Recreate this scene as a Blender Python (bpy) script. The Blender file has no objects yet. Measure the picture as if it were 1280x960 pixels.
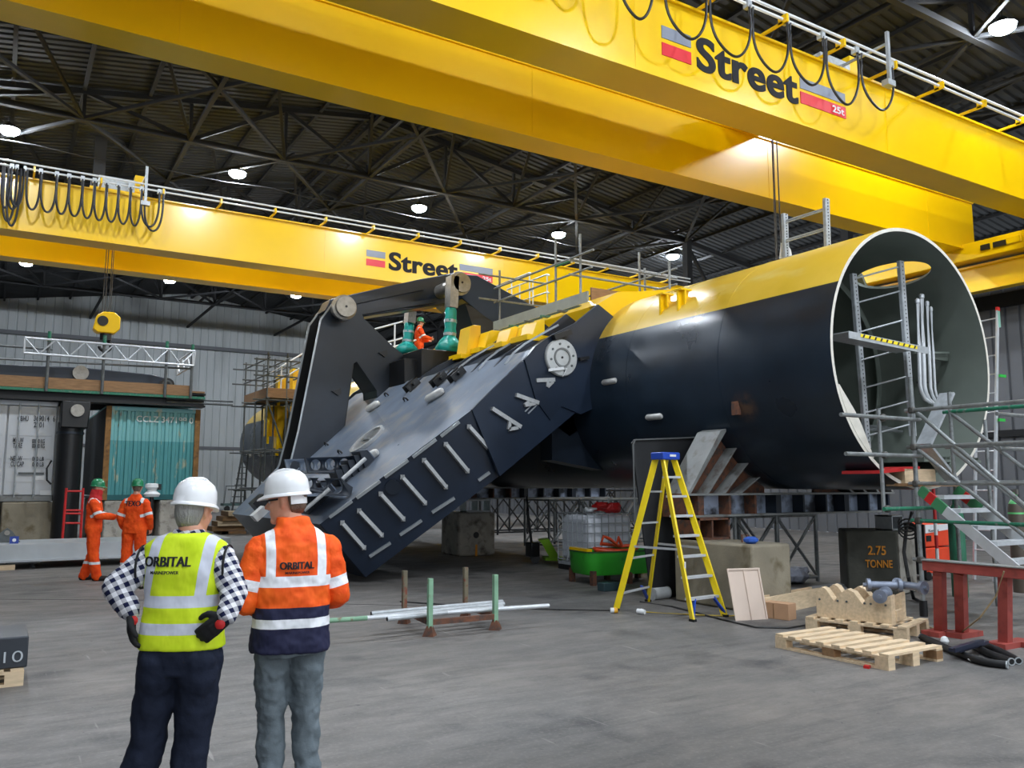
import bpy, bmesh, math, random
from mathutils import Vector, Matrix, Quaternion
from mathutils.bvhtree import BVHTree
random.seed(7)
S = bpy.context.scene
COL = S.collection
R = math.radians
# ------------------------------------------------------------------ camera numbers (1280x960 frame)
FL = 1040.0; TH = R(31.6); HOR = 606.0; CH = 1.68
PT = math.atan((HOR - 480) / FL)
CAM = Vector((0, 0, CH))
FW = Vector((math.sin(TH) * math.cos(PT), math.cos(TH) * math.cos(PT), math.sin(PT)))
RT = Vector((math.cos(TH), -math.sin(TH), 0)); UP = RT.cross(FW)
def ray(x, y): return FW + RT * ((x - 640) / FL) - UP * ((y - 480) / FL)
def onX(x, y, v): r = ray(x, y); return CAM + r * (v / r.x)
def onY(x, y, v): r = ray(x, y); return CAM + r * (v / r.y)
def onZ(x, y, v=0.0): r = ray(x, y); return CAM + r * ((v - CH) / r.z)
def atd(x, y, d): return CAM + ray(x, y) * d
# ------------------------------------------------------------------ materials
def lin(c):
    return tuple(((v / 255) / 12.92 if v / 255 <= .04045 else ((v / 255 + .055) / 1.055) ** 2.4) for v in c) + (1,)
class NT:
    def __init__(s, name):
        s.m = bpy.data.materials.new(name); s.m.use_nodes = True
        s.t = s.m.node_tree; s.n = s.t.nodes; s.l = s.t.links
        s.b = s.n['Principled BSDF']; s._o = None
    def put(s, sock, v):
        if isinstance(v, bpy.types.NodeSocket): s.l.new(v, sock)
        elif v is not None: sock.default_value = v
    def obj(s):
        if s._o is None: s._o = s.n.new('ShaderNodeTexCoord').outputs['Object']
        return s._o
    def pos(s): return s.n.new('ShaderNodeNewGeometry').outputs['Position']
    def math(s, op, a, b=None, c=None, clamp=False):
        n = s.n.new('ShaderNodeMath'); n.operation = op; n.use_clamp = clamp
        s.put(n.inputs[0], a); s.put(n.inputs[1], b); s.put(n.inputs[2], c); return n.outputs[0]
    def xyz(s, v):
        n = s.n.new('ShaderNodeSeparateXYZ'); s.l.new(v, n.inputs[0]); return n.outputs
    def dot(s, v, d):
        n = s.n.new('ShaderNodeVectorMath'); n.operation = 'DOT_PRODUCT'; s.l.new(v, n.inputs[0]); n.inputs[1].default_value = d; return n.outputs['Value']
    def dist(s, v, p):
        n = s.n.new('ShaderNodeVectorMath'); n.operation = 'DISTANCE'; s.l.new(v, n.inputs[0]); n.inputs[1].default_value = p; return n.outputs['Value']
    def scale(s, v, k):
        n = s.n.new('ShaderNodeVectorMath'); n.operation = 'MULTIPLY'; s.l.new(v, n.inputs[0]); n.inputs[1].default_value = k; return n.outputs[0]
    def noise(s, v, sc, det=3, rough=.55):
        n = s.n.new('ShaderNodeTexNoise'); s.l.new(v, n.inputs['Vector']); n.inputs['Scale'].default_value = sc
        n.inputs['Detail'].default_value = det; n.inputs['Roughness'].default_value = rough; return n.outputs['Fac']
    def ramp(s, f, a, b):
        n = s.n.new('ShaderNodeMapRange'); n.inputs['From Min'].default_value = a; n.inputs['From Max'].default_value = b
        s.l.new(f, n.inputs['Value']); return n.outputs[0]
    def mix(s, f, a, b):
        n = s.n.new('ShaderNodeMix'); n.data_type = 'RGBA'
        s.put(n.inputs['Factor'], f); s.put(n.inputs['A'], a); s.put(n.inputs['B'], b); return n.outputs['Result']
    def band(s, v, lo, hi): return s.math('MULTIPLY', s.math('GREATER_THAN', v, lo), s.math('LESS_THAN', v, hi))
    def bump(s, h, st, d=.02):
        n = s.n.new('ShaderNodeBump'); n.inputs['Strength'].default_value = st; n.inputs['Distance'].default_value = d
        s.l.new(h, n.inputs['Height']); s.l.new(n.outputs[0], s.b.inputs['Normal'])
    def fin(s, col=None, rough=.5, metal=0, coat=0, spec=.5):
        b = s.b
        if col is not None: s.put(b.inputs['Base Color'], col)
        s.put(b.inputs['Roughness'], rough); s.put(b.inputs['Metallic'], metal)
        b.inputs['Coat Weight'].default_value = coat; b.inputs['Coat Roughness'].default_value = .12
        b.inputs['Specular IOR Level'].default_value = spec
        return s.m
MATS = {}
def M(name, col, rough=.5, metal=0, var=.12, sc=3, bump=0, bsc=40, coat=0, dirt=None, dlo=.5, dhi=.7, stretch=(1, 1, 1), spec=.5):
    if name in MATS: return MATS[name]
    t = NT(name); v = t.scale(t.obj(), stretch)
    c = lin(col); d = tuple(x * (1 - var) for x in c[:3]) + (1,); e = tuple(min(1, x * (1 + var)) for x in c[:3]) + (1,)
    k = t.mix(t.ramp(t.noise(v, sc), .3, .7), d, e)
    if dirt: k = t.mix(t.ramp(t.noise(v, sc * 1.7, 5), dlo, dhi), k, lin(dirt))
    if bump: t.bump(t.noise(v, bsc, 4), bump)
    MATS[name] = t.fin(k, rough, metal, coat, spec); return MATS[name]
def EM(name, col, st):
    t = NT(name); t.b.inputs['Emission Color'].default_value = lin(col); t.b.inputs['Emission Strength'].default_value = st
    return t.fin(lin(col), .4)
yel = M('crane_yellow_paint', (252, 202, 0), .28, 0, .05, .6, coat=.25)
navy = M('navy_gloss_paint', (27, 38, 54), .32, 0, .2, 1.2, bump=.05, bsc=3)
navyd = M('dark_navy_paint', (27, 36, 48), .42, 0, .18, 1.5)
legtop = M('scuffed_navy_plate', (104, 116, 132), .44, .15, .2, 1.1, dirt=(138, 136, 132), dlo=.5, dhi=.75, stretch=(1, 1.2, 1))
black = M('black_paint', (18, 19, 21), .4, 0, .2, 3)
rubber = M('black_rubber', (24, 25, 27), .6, 0, .2, 8)
galv = M('galvanised_steel', (178, 183, 186), .42, .3, .14, 12)
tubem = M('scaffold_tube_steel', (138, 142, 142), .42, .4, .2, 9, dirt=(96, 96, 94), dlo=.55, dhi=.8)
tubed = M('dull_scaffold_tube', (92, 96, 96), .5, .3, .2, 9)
greenp = M('scaffold_green_paint', (34, 112, 84), .5, 0, .15, 10, dirt=(120, 126, 120), dlo=.55, dhi=.7)
alu = M('aluminium', (206, 210, 213), .38, .35, .08, 9)
steel = M('machined_steel', (150, 146, 138), .38, .7, .15, 14)
white = M('white_paint', (226, 228, 228), .4, 0, .05, 5)
concrete = M('pale_concrete', (170, 165, 155), .9, 0, .2, 3, bump=.25, bsc=22, dirt=(98, 92, 84), dlo=.5, dhi=.72)
concd = M('stained_concrete', (138, 130, 112), .9, 0, .2, 1.6, bump=.25, bsc=22, dirt=(98, 86, 62), dlo=.54, dhi=.7)
wood = M('pale_pine', (214, 190, 156), .7, 0, .14, 4, bump=.08, bsc=30, stretch=(1, 8, 8), dirt=(160, 128, 90), dlo=.66, dhi=.9)
woodd = M('weathered_timber', (142, 108, 74), .75, 0, .2, 4, bump=.1, bsc=30, stretch=(1, 6, 6))
rust = M('rusty_steel', (112, 72, 52), .75, .1, .25, 6, bump=.15, bsc=40, dirt=(70, 60, 56), dlo=.45, dhi=.65)
redox = M('red_oxide_paint', (158, 70, 62), .6, 0, .12, 5, dirt=(110, 52, 48), dlo=.55, dhi=.8)
redp = M('red_paint', (190, 34, 34), .45, 0, .1, 6)
oran = M('orange_fabric_bright', (238, 84, 20), .8, 0, .1, 9)
lampg = EM('lamp_lens_light', (235, 244, 255), 560)
# ------------------------------------------------------------------ mesh builder
OFF = {}
def frame(d, up=(0, 0, 1)):
    d = Vector(d).normalized(); u = Vector(up)
    if abs(d.dot(u)) > .98: u = Vector((0, 1, 0)) if abs(d.y) < .9 else Vector((1, 0, 0))
    s = d.cross(u).normalized(); return s, s.cross(d).normalized()
class MB:
    def __init__(s): s.v = []; s.f = []; s.mi = []
    def add(s, vs, fs, m=0):
        k = len(s.v); s.v += [Vector(v) for v in vs]
        for f in fs: s.f.append([i + k for i in f]); s.mi.append(m)
        return s
    def bb(s, x0, x1, y0, y1, z0, z1, m=0):
        return s.add([(x, y, z) for z in (z0, z1) for y in (y0, y1) for x in (x0, x1)],
                     [(0, 2, 3, 1), (4, 5, 7, 6), (0, 1, 5, 4), (2, 6, 7, 3), (0, 4, 6, 2), (1, 3, 7, 5)], m)
    def box(s, c, sz, rot=None, m=0):
        h = Vector(sz) / 2; c = Vector(c); q = []
        for z in (-1, 1):
            for y in (-1, 1):
                for x in (-1, 1):
                    p = Vector((x * h.x, y * h.y, z * h.z))
                    if rot is not None: p = rot @ p
                    q.append(c + p)
        return s.add(q, [(0, 2, 3, 1), (4, 5, 7, 6), (0, 1, 5, 4), (2, 6, 7, 3), (0, 4, 6, 2), (1, 3, 7, 5)], m)
    def beam(s, p, q, w, h, up=(0, 0, 1), m=0):
        p = Vector(p); q = Vector(q); a, b = frame(q - p, up)
        vs = [o + a * (x * w / 2) + b * (y * h / 2) for o in (p, q) for x, y in ((-1, -1), (1, -1), (1, 1), (-1, 1))]
        return s.add(vs, [(3, 2, 1, 0), (4, 5, 6, 7), (0, 1, 5, 4), (1, 2, 6, 5), (2, 3, 7, 6), (3, 0, 4, 7)], m)
    def ibeam(s, p, q, w, h, t=.02, up=(0, 0, 1), m=0):
        p = Vector(p); q = Vector(q); a, b = frame(q - p, up)
        s.beam(p, q, t, h - 2 * t, up, m)
        for k in (-1, 1): s.beam(p + b * k * (h - t) / 2, q + b * k * (h - t) / 2, w, t, up, m)
        return s
    def loft(s, rings, caps=True, closed=True, m=0):
        n = len(rings[0]); vs = [v for r in rings for v in r]; fs = []
        for i in range(len(rings) - 1):
            for j in range(n if closed else n - 1):
                k = (j + 1) % n; fs.append((i * n + j, i * n + k, (i + 1) * n + k, (i + 1) * n + j))
        if caps: fs.append(tuple(range(n))[::-1]); fs.append(tuple((len(rings) - 1) * n + j for j in range(n)))
        return s.add(vs, fs, m)
    def tube(s, p, q, r, n=10, r2=None, caps=True, m=0):
        p = Vector(p); q = Vector(q); a, b = frame(q - p); r2 = r if r2 is None else r2
        rg = [[o + a * (rr * math.cos(2 * math.pi * i / n)) + b * (rr * math.sin(2 * math.pi * i / n)) for i in range(n)] for o, rr in ((p, r), (q, r2))]
        return s.loft(rg, caps, True, m)
    def pipe(s, p, q, r, ri, n=12, m=0):
        p = Vector(p); q = Vector(q); a, b = frame(q - p)
        rg = [[o + a * (rr * math.cos(2 * math.pi * i / n)) + b * (rr * math.sin(2 * math.pi * i / n)) for i in range(n)] for o, rr in ((p, r), (q, r), (q, ri), (p, ri), (p, r))]
        return s.loft(rg, False, True, m)
    def path(s, pts, r, n=7, m=0):
        pts = [Vector(p) for p in pts]; rg = []; a = None
        for i, p in enumerate(pts):
            d = (pts[min(i + 1, len(pts) - 1)] - pts[max(i - 1, 0)])
            if d.length < 1e-7: d = Vector((0, 0, 1))
            d.normalize()
            if a is None: a, b = frame(d)
            else:
                a = (a - d * a.dot(d))
                a = a.normalized() if a.length > 1e-5 else frame(d)[0]
                b = d.cross(a)
            rr = r[i] if isinstance(r, (list, tuple)) else r
            rg.append([p + a * (rr * math.cos(2 * math.pi * k / n)) + b * (rr * math.sin(2 * math.pi * k / n)) for k in range(n)])
        return s.loft(rg, True, True, m)
    def prism(s, poly, vec, m=0):
        poly = [Vector(p) for p in poly]; vec = Vector(vec); n = len(poly)
        return s.add(poly + [p + vec for p in poly], [tuple(range(n))[::-1], tuple(range(n, 2 * n))] + [(i, (i + 1) % n, n + (i + 1) % n, n + i) for i in range(n)], m)
    def lathe(s, prof, o, ax=(0, 0, 1), n=24, m=0, caps=True):
        o = Vector(o); ax = Vector(ax).normalized(); a, b = frame(ax)
        return s.loft([[o + ax * z + a * (r * math.cos(2 * math.pi * i / n)) + b * (r * math.sin(2 * math.pi * i / n)) for i in range(n)] for r, z in prof], caps, True, m)
    def ball(s, c, r, n=12, m=0, sq=(1, 1, 1)):
        c = Vector(c); rg = []
        for i in range(1, n // 2):
            t = math.pi * i / (n // 2)
            rg.append([c + Vector((r * sq[0] * math.sin(t) * math.cos(2 * math.pi * j / n), r * sq[1] * math.sin(t) * math.sin(2 * math.pi * j / n), r * sq[2] * math.cos(t))) for j in range(n)])
        return s.loft(rg, True, True, m)
    def mesh(s, name):
        me = bpy.data.meshes.new(name); me.from_pydata([tuple(v) for v in s.v], [], s.f)
        me.polygons.foreach_set('material_index', s.mi); me.update(); return me
    def build(s, name, mats, parent=None, origin=None, bevel=0, sharp=32, norm=True):
        o0 = OFF[parent] if parent is not None else Vector(origin if origin is not None else (0, 0, 0))
        if origin is not None and parent is None: pass
        s.v = [v - o0 for v in s.v]
        me = s.mesh(name)
        if norm:
            bm = bmesh.new(); bm.from_mesh(me); bmesh.ops.recalc_face_normals(bm, faces=bm.faces); bm.to_mesh(me); bm.free()
        me.polygons.foreach_set('use_smooth', [True] * len(me.polygons)); me.set_sharp_from_angle(angle=R(sharp))
        for x in (mats if isinstance(mats, (list, tuple)) else [mats]): me.materials.append(x)
        ob = bpy.data.objects.new(name, me); COL.objects.link(ob)
        if parent is not None: ob.parent = parent
        else: ob.location = o0
        OFF[ob] = o0.copy()
        if bevel:
            b = ob.modifiers.new('bevel', 'BEVEL'); b.width = bevel; b.segments = 2; b.limit_method = 'ANGLE'
        return ob
def tag(o, label=None, cat=None, group=None, kind=None):
    if label: o['label'] = label
    if cat: o['category'] = cat
    if group: o['group'] = group
    if kind: o['kind'] = kind
    return o
def thing(name, label, cat, loc=(0, 0, 0), group=None):
    o = bpy.data.objects.new(name, None); COL.objects.link(o); o.empty_display_size = .1
    o.location = loc; OFF[o] = Vector(loc); return tag(o, label, cat, group)
def copy_tree(o, parent=None):
    c = o.copy(); COL.objects.link(c)
    if parent is not None: c.parent = parent
    for ch in list(o.children): copy_tree(ch, c)
    return c
def struct(name, mb, mats, **k): return tag(mb.build(name, mats, **k), kind='structure')
def evalmesh(ob, name):
    dg = bpy.context.evaluated_depsgraph_get(); dg.update()
    return bpy.data.meshes.new_from_object(ob.evaluated_get(dg))
def text_mesh(body, size, ext=.002, off=0.0, align='LEFT', sp=1.0, font=None):
    cu = bpy.data.curves.new('t', 'FONT'); cu.body = body; cu.size = size; cu.extrude = ext; cu.offset = off; cu.align_x = align; cu.space_character = sp
    o = bpy.data.objects.new('t', cu); COL.objects.link(o); me = evalmesh(o, 't')
    bpy.data.objects.remove(o); bpy.data.curves.remove(cu); return me
def text(name, body, size, mtx, mat, parent, ext=.003, off=0.0, align='LEFT', sp=1.0, fit=None, label=None, heavy=0):
    me = text_mesh(body, size, ext, off, align, sp)
    if fit:
        xs = [v.co.x for v in me.vertices]; ys = [v.co.y for v in me.vertices]
        x0, x1, y0, y1 = min(xs), max(xs), min(ys), max(ys)
        for v in me.vertices: v.co.x = (v.co.x - x0) / (x1 - x0) * fit[0]; v.co.y = (v.co.y - y0) / (y1 - y0) * fit[1]
    if heavy:
        bm = bmesh.new()
        for k_, dx in enumerate((-heavy, 0, heavy)):
            m2 = me.copy(); m2.transform(Matrix.Translation((dx, 0, k_ * .0015))); bm.from_mesh(m2); bpy.data.meshes.remove(m2)
        bm.to_mesh(me); bm.free()
    me.transform(Matrix.Translation(-OFF[parent]) @ mtx)
    me.materials.append(mat); me.name = name
    ob = bpy.data.objects.new(name, me); COL.objects.link(ob); ob.parent = parent; OFF[ob] = OFF[parent].copy()
    if label: ob['label'] = label
    return ob
def facing(o, xd, yd):      # matrix whose local x,y run along xd, yd in the world
    xd = Vector(xd).normalized(); yd = Vector(yd).normalized(); z = xd.cross(yd)
    m = Matrix((xd, yd, z)).transposed().to_4x4(); m.translation = Vector(o); return m
# ================================================================== SETTING
XW, YW, RX, RZ, SL = 25.6, 60.0, 11.0, 14.9, .15
X0, Y0 = -4.5, -9.0
def roofz(x): return RZ - SL * abs(x - RX)
t = NT('worn_concrete_floor'); p = t.obj()
a = t.ramp(t.noise(p, .35, 4), .32, .68); b = t.ramp(t.noise(t.scale(p, (1, 2.2, 1)), 1.7, 6, .65), .35, .72)
c = t.mix(a, lin((98, 97, 95)), lin((128, 122, 116)))
c = t.mix(t.math('MULTIPLY', b, .55), c, lin((74, 74, 75)))
c = t.mix(t.math('MULTIPLY', t.ramp(t.noise(p, .9, 3), .60, .70), .75), c, lin((58, 58, 60)))
w = t.noise(t.scale(p, (6, .5, 1)), 2.2, 2)
sk = t.noise(t.scale(p, (.35, 3.2, 1)), 2.0, 5, .7); c = t.mix(t.math('MULTIPLY', t.ramp(sk, .52, .72), .6), c, lin((62, 62, 63)))
fn = t.noise(p, 30, 4, .7); c = t.mix(t.math('MULTIPLY', t.ramp(fn, .5, .75), .35), c, lin((150, 146, 140)))
c = t.mix(t.math('MULTIPLY', t.ramp(w, .70, .76), .35), c, lin((176, 172, 166)))
sp = t.noise(p, 16, 2); c = t.mix(t.math('MULTIPLY', t.ramp(sp, .70, .74), .6), c, lin((48, 48, 50)))
t.bump(t.noise(p, 9, 6), .12, .02)
floorm = t.fin(c, t.math('ADD', t.math('MULTIPLY', b, .2), .5), 0, 0, .35)
struct('floor', MB().bb(X0, XW, Y0, YW, -.3, 0), floorm)
# floor joints drawn as thin sunken dark strips
jm = M('floor_joint_tar', (46, 46, 46), .8)
jb = MB()
for (pa, pb) in (((0, 749), (300, 751)), ((430, 755), (770, 763))):
    A, B = onZ(*pa, .001), onZ(*pb, .001); jb.beam(A, B, .022, .004)
struct('trim_1', jb, jm)
wallg = M('pale_grey_cladding', (176, 181, 182), .55, .1, .1, .5, stretch=(1, 1, .15), dirt=(146, 150, 150), dlo=.5, dhi=.75)
wallr = M('grey_side_cladding', (96, 98, 102), .6, .1, .1, .8)
roofm = M('dark_roof_sheet', (36, 38, 40), .75, 0, .15, .6)
trussm = M('dark_roof_steel', (19, 20, 22), .8, 0, .2, 2)
def corr_wall(mb, p, d, length, z0, ztop, pitch, dep, nrm):
    n = int(length / pitch); prof = []
    for i in range(n):
        s0 = i * pitch
        prof += [(s0, 0), (s0 + pitch * .78, 0), (s0 + pitch * .84, dep), (s0 + pitch * .94, dep)]
    prof.append((length, 0))
    vs = []; P = Vector(p); D = Vector(d); N = Vector(nrm)
    for s_, o in prof:
        q = P + D * s_ + N * o
        vs += [(q.x, q.y, z0), (q.x, q.y, ztop(q))]
    mb.add(vs, [(2 * i, 2 * i + 2, 2 * i + 3, 2 * i + 1) for i in range(len(prof) - 1)])
    return mb
fw = MB(); corr_wall(fw, (X0, YW, 0), (1, 0, 0), XW - X0, 0, lambda q: roofz(q.x) + .19, .5, .05, (0, 1, 0))
fw.add([(X0, YW + .3, 0), (XW, YW + .3, 0), (XW, YW + .3, 12.7), (RX, YW + .3, 14.9), (X0, YW + .3, 12.5)], [(0, 1, 2, 3, 4)])
struct('wall_back', fw, wallg, norm=False)
rw = MB(); corr_wall(rw, (XW, Y0, 0), (0, 1, 0), YW - Y0, 0, lambda q: 8.1, .42, .06, (1, 0, 0))
rw.bb(XW + .12, XW + .3, Y0, YW, 0, 8.1)
struct('wall_right', rw, wallr, norm=False)
struct('wall_left', MB().bb(X0 - .2, X0, Y0, YW, 0, roofz(X0)), wallr)
XO = 44.0
struct('wall_side_bay', MB().bb(XO, XO + .3, Y0, YW, 0, roofz(XO) + .3), roofm)
struct('wall_bay_end', MB().bb(XW + .3, XO, YW, YW + .3, 0, roofz(XW) + .2), roofm)
struct('wall_bay_front', MB().bb(XW + .3, XO, Y0 - .3, Y0, 0, roofz(XW) + .2), roofm)
# trims: wall rails
struct('trim_2', MB().bb(X0, XW, YW - .09, YW - .01, 4.1, 4.3).bb(X0, XW, YW - .3, YW - .2, 11.0, 11.25), wallr)
tb = MB().bb(XW - .12, XW, Y0, YW, 7.0, 7.42).bb(XW - .12, XW, Y0, YW, 3.1, 3.3)
struct('trim_3', tb, trussm)
# roof: ribbed sheets, ribs running down the slope
def roof_side(x0, x1):
    mb = MB(); vs = []; pitch = .3; n = int((YW - Y0) / pitch)
    for i in range(n):
        y = Y0 + i * pitch
        for yy, dz in ((y, 0), (y + pitch * .55, 0), (y + pitch * .68, .06), (y + pitch * .88, .06)):
            vs += [(x0, yy, roofz(x0) + dz), (x1, yy, roofz(x1) + dz)]
    mb.add(vs, [(2 * i, 2 * i + 1, 2 * i + 3, 2 * i + 2) for i in range(len(vs) // 2 - 1)])
    mb.add([(x0, Y0, roofz(x0) + .2), (x1, Y0, roofz(x1) + .2), (x1, YW, roofz(x1) + .2), (x0, YW, roofz(x0) + .2)], [(0, 1, 2, 3)])
    return mb
struct('ceiling_left', roof_side(X0, RX), roofm, norm=False)
struct('ceiling_right', roof_side(RX, XO), roofm, norm=False)
TY = [-6, 2.2, 10.4, 18.6, 26.8, 35, 43.2, 51.4]
BC = 12.5
k = 10
def lb(mb, p, q, w=.12): mb.beam(p, q, w, w)
xs = [X0 + (XW - X0) * i / 10 for i in range(11)]
for Y in TY:
    mb = MB()
    lb(mb, (X0, Y, BC), (XW, Y, BC), .16)
    lb(mb, (X0, Y, roofz(X0) - .15), (RX, Y, RZ - .15), .16); lb(mb, (RX, Y, RZ - .15), (XW, Y, roofz(XW) - .15), .16)
    for i, x in enumerate(xs):
        lb(mb, (x, Y, BC), (x, Y, roofz(x) - .15), .1)
        if i < 10:
            x2 = xs[i + 1]
            if i % 2: lb(mb, (x, Y, BC), (x2, Y, roofz(x2) - .15))
            else: lb(mb, (x, Y, roofz(x) - .15), (x2, Y, BC))
    struct('trim_%d' % k, mb, trussm); k += 1
pb_ = MB()
for i in range(17):
    x = X0 + .6 + i * 1.8; lb(pb_, (x, Y0, roofz(x) - .09), (x, YW, roofz(x) - .09), .11)
for i in range(10):
    x = XW + .4 + i * 1.8; lb(pb_, (x, Y0, roofz(x) - .09), (x, YW, roofz(x) - .09), .11)
for Y in TY:
    lb(pb_, (XW, Y, roofz(XW) - .2), (XO, Y, roofz(XO) - .2), .2); lb(pb_, (XW, Y, 8.3), (XO, Y, 8.3), .18); lb(pb_, (XW + .1, Y, 8.1), (XW + .1, Y, 12.6), .3)
    for i in range(6): x = XW + i * 3.06; lb(pb_, (x, Y, 8.3 if i % 2 else roofz(x) - .2), (x + 3.06, Y, roofz(x + 3.06) - .2 if i % 2 else 8.3), .12)
lb(pb_, (RX - .25, Y0, RZ - .3), (RX - .25, YW, RZ - .3), .16); lb(pb_, (RX + .3, Y0, RZ - .5), (RX + .3, YW, RZ - .5), .12)
struct('trim_4', pb_, trussm)
xb = MB()
for j in range(len(TY) - 1):
    y0, y1 = TY[j], TY[j + 1]
    for i in range(0, 10, 2):
        lb(xb, (xs[i], y0, BC), (xs[i + 2], y1, BC), .1); lb(xb, (xs[i + 2], y0, BC), (xs[i], y1, BC), .1)
        for d in (0, 1):
            u, v_ = xs[i + d], xs[i + d + 1]
            lb(xb, (u, y0, BC), ((u + v_) / 2, (y0 + y1) / 2, roofz((u + v_) / 2) - .15), .09)
            lb(xb, (v_, y1, BC), ((u + v_) / 2, (y0 + y1) / 2, roofz((u + v_) / 2) - .15), .09)
for x in xs[1:10:2]: lb(xb, (x, Y0, BC), (x, YW, BC), .12)
struct('trim_5', xb, trussm)
# dark service post under the roof and a long conduit between lamps
struct('trim_6', MB().beam((2.3, 30.5, 9.0), (2.3, 30.5, 13.4), .35, .3), trussm)
struct('trim_7', MB().path([Vector((-4, 28.9, 12.2)) + Vector((i * 1.45, 0, -.12 * math.sin(i * 1.2) ** 2)) for i in range(21)], .02), trussm)
# ================================================================== HIGH BAY LAMPS
def lamp():
    l = thing('high_bay_lamp', 'x', 'lamp', (0, 0, 0))
    MB().lathe([(.05, .22), (.1, .2), (.16, .12), (.3, .02), (.31, 0), (.29, 0)], (0, 0, 0), n=20).build('housing', black, l)
    MB().lathe([(.28, 0), (.27, -.07), (.2, -.13), (.06, -.16)], (0, 0, 0), n=20).build('lens', lampg, l)
    MB().tube((0, 0, .2), (0, 0, .42), .015, 6).build('hanger', black, l)
    return l
L0 = lamp(); first = True
lamps = []
ords = ['leftmost', 'second from left', 'middle', 'second from right', 'rightmost']
for i, x in enumerate((-.35, 6.43, 13.35, 19.95, 26.5)):
    lamps.append((x, 28.6, 'bright high bay lamp in the long row above the far yellow crane, ' + ords[i]))
for i, x in enumerate((.55, 7.1, 13.85)):
    lamps.append((x, 46.0, 'high bay lamp in the lower row under the far yellow crane, ' + ['leftmost', 'middle', 'rightmost'][i]))
lamps.append((19.5, 9.65, 'large glaring high bay lamp at top right above the near yellow crane'))
for x, y in ((-.3, 2.6), (5.9, 2.6), (12.0, 2.6), (18.2, 2.6), (20.5, 46), (0, -5.5), (6, -5.5), (12, -5.5), (18, -5.5), (-.3, 18), (5.9, 18), (12.2, 18), (18.4, 18)):  # unseen lamps, added for their light on cranes, leg and hull
    lamps.append((x, y, None))
for i, (x, y, lab) in enumerate(lamps):
    o = L0 if i == 0 else copy_tree(L0)
    o.location = (x, y, 12.4)
    o['label'] = lab or 'unseen high bay lamp added out of view to light the hall'; o['category'] = 'lamp'; o['group'] = 'high bay lamps in rows under the roof'
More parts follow.
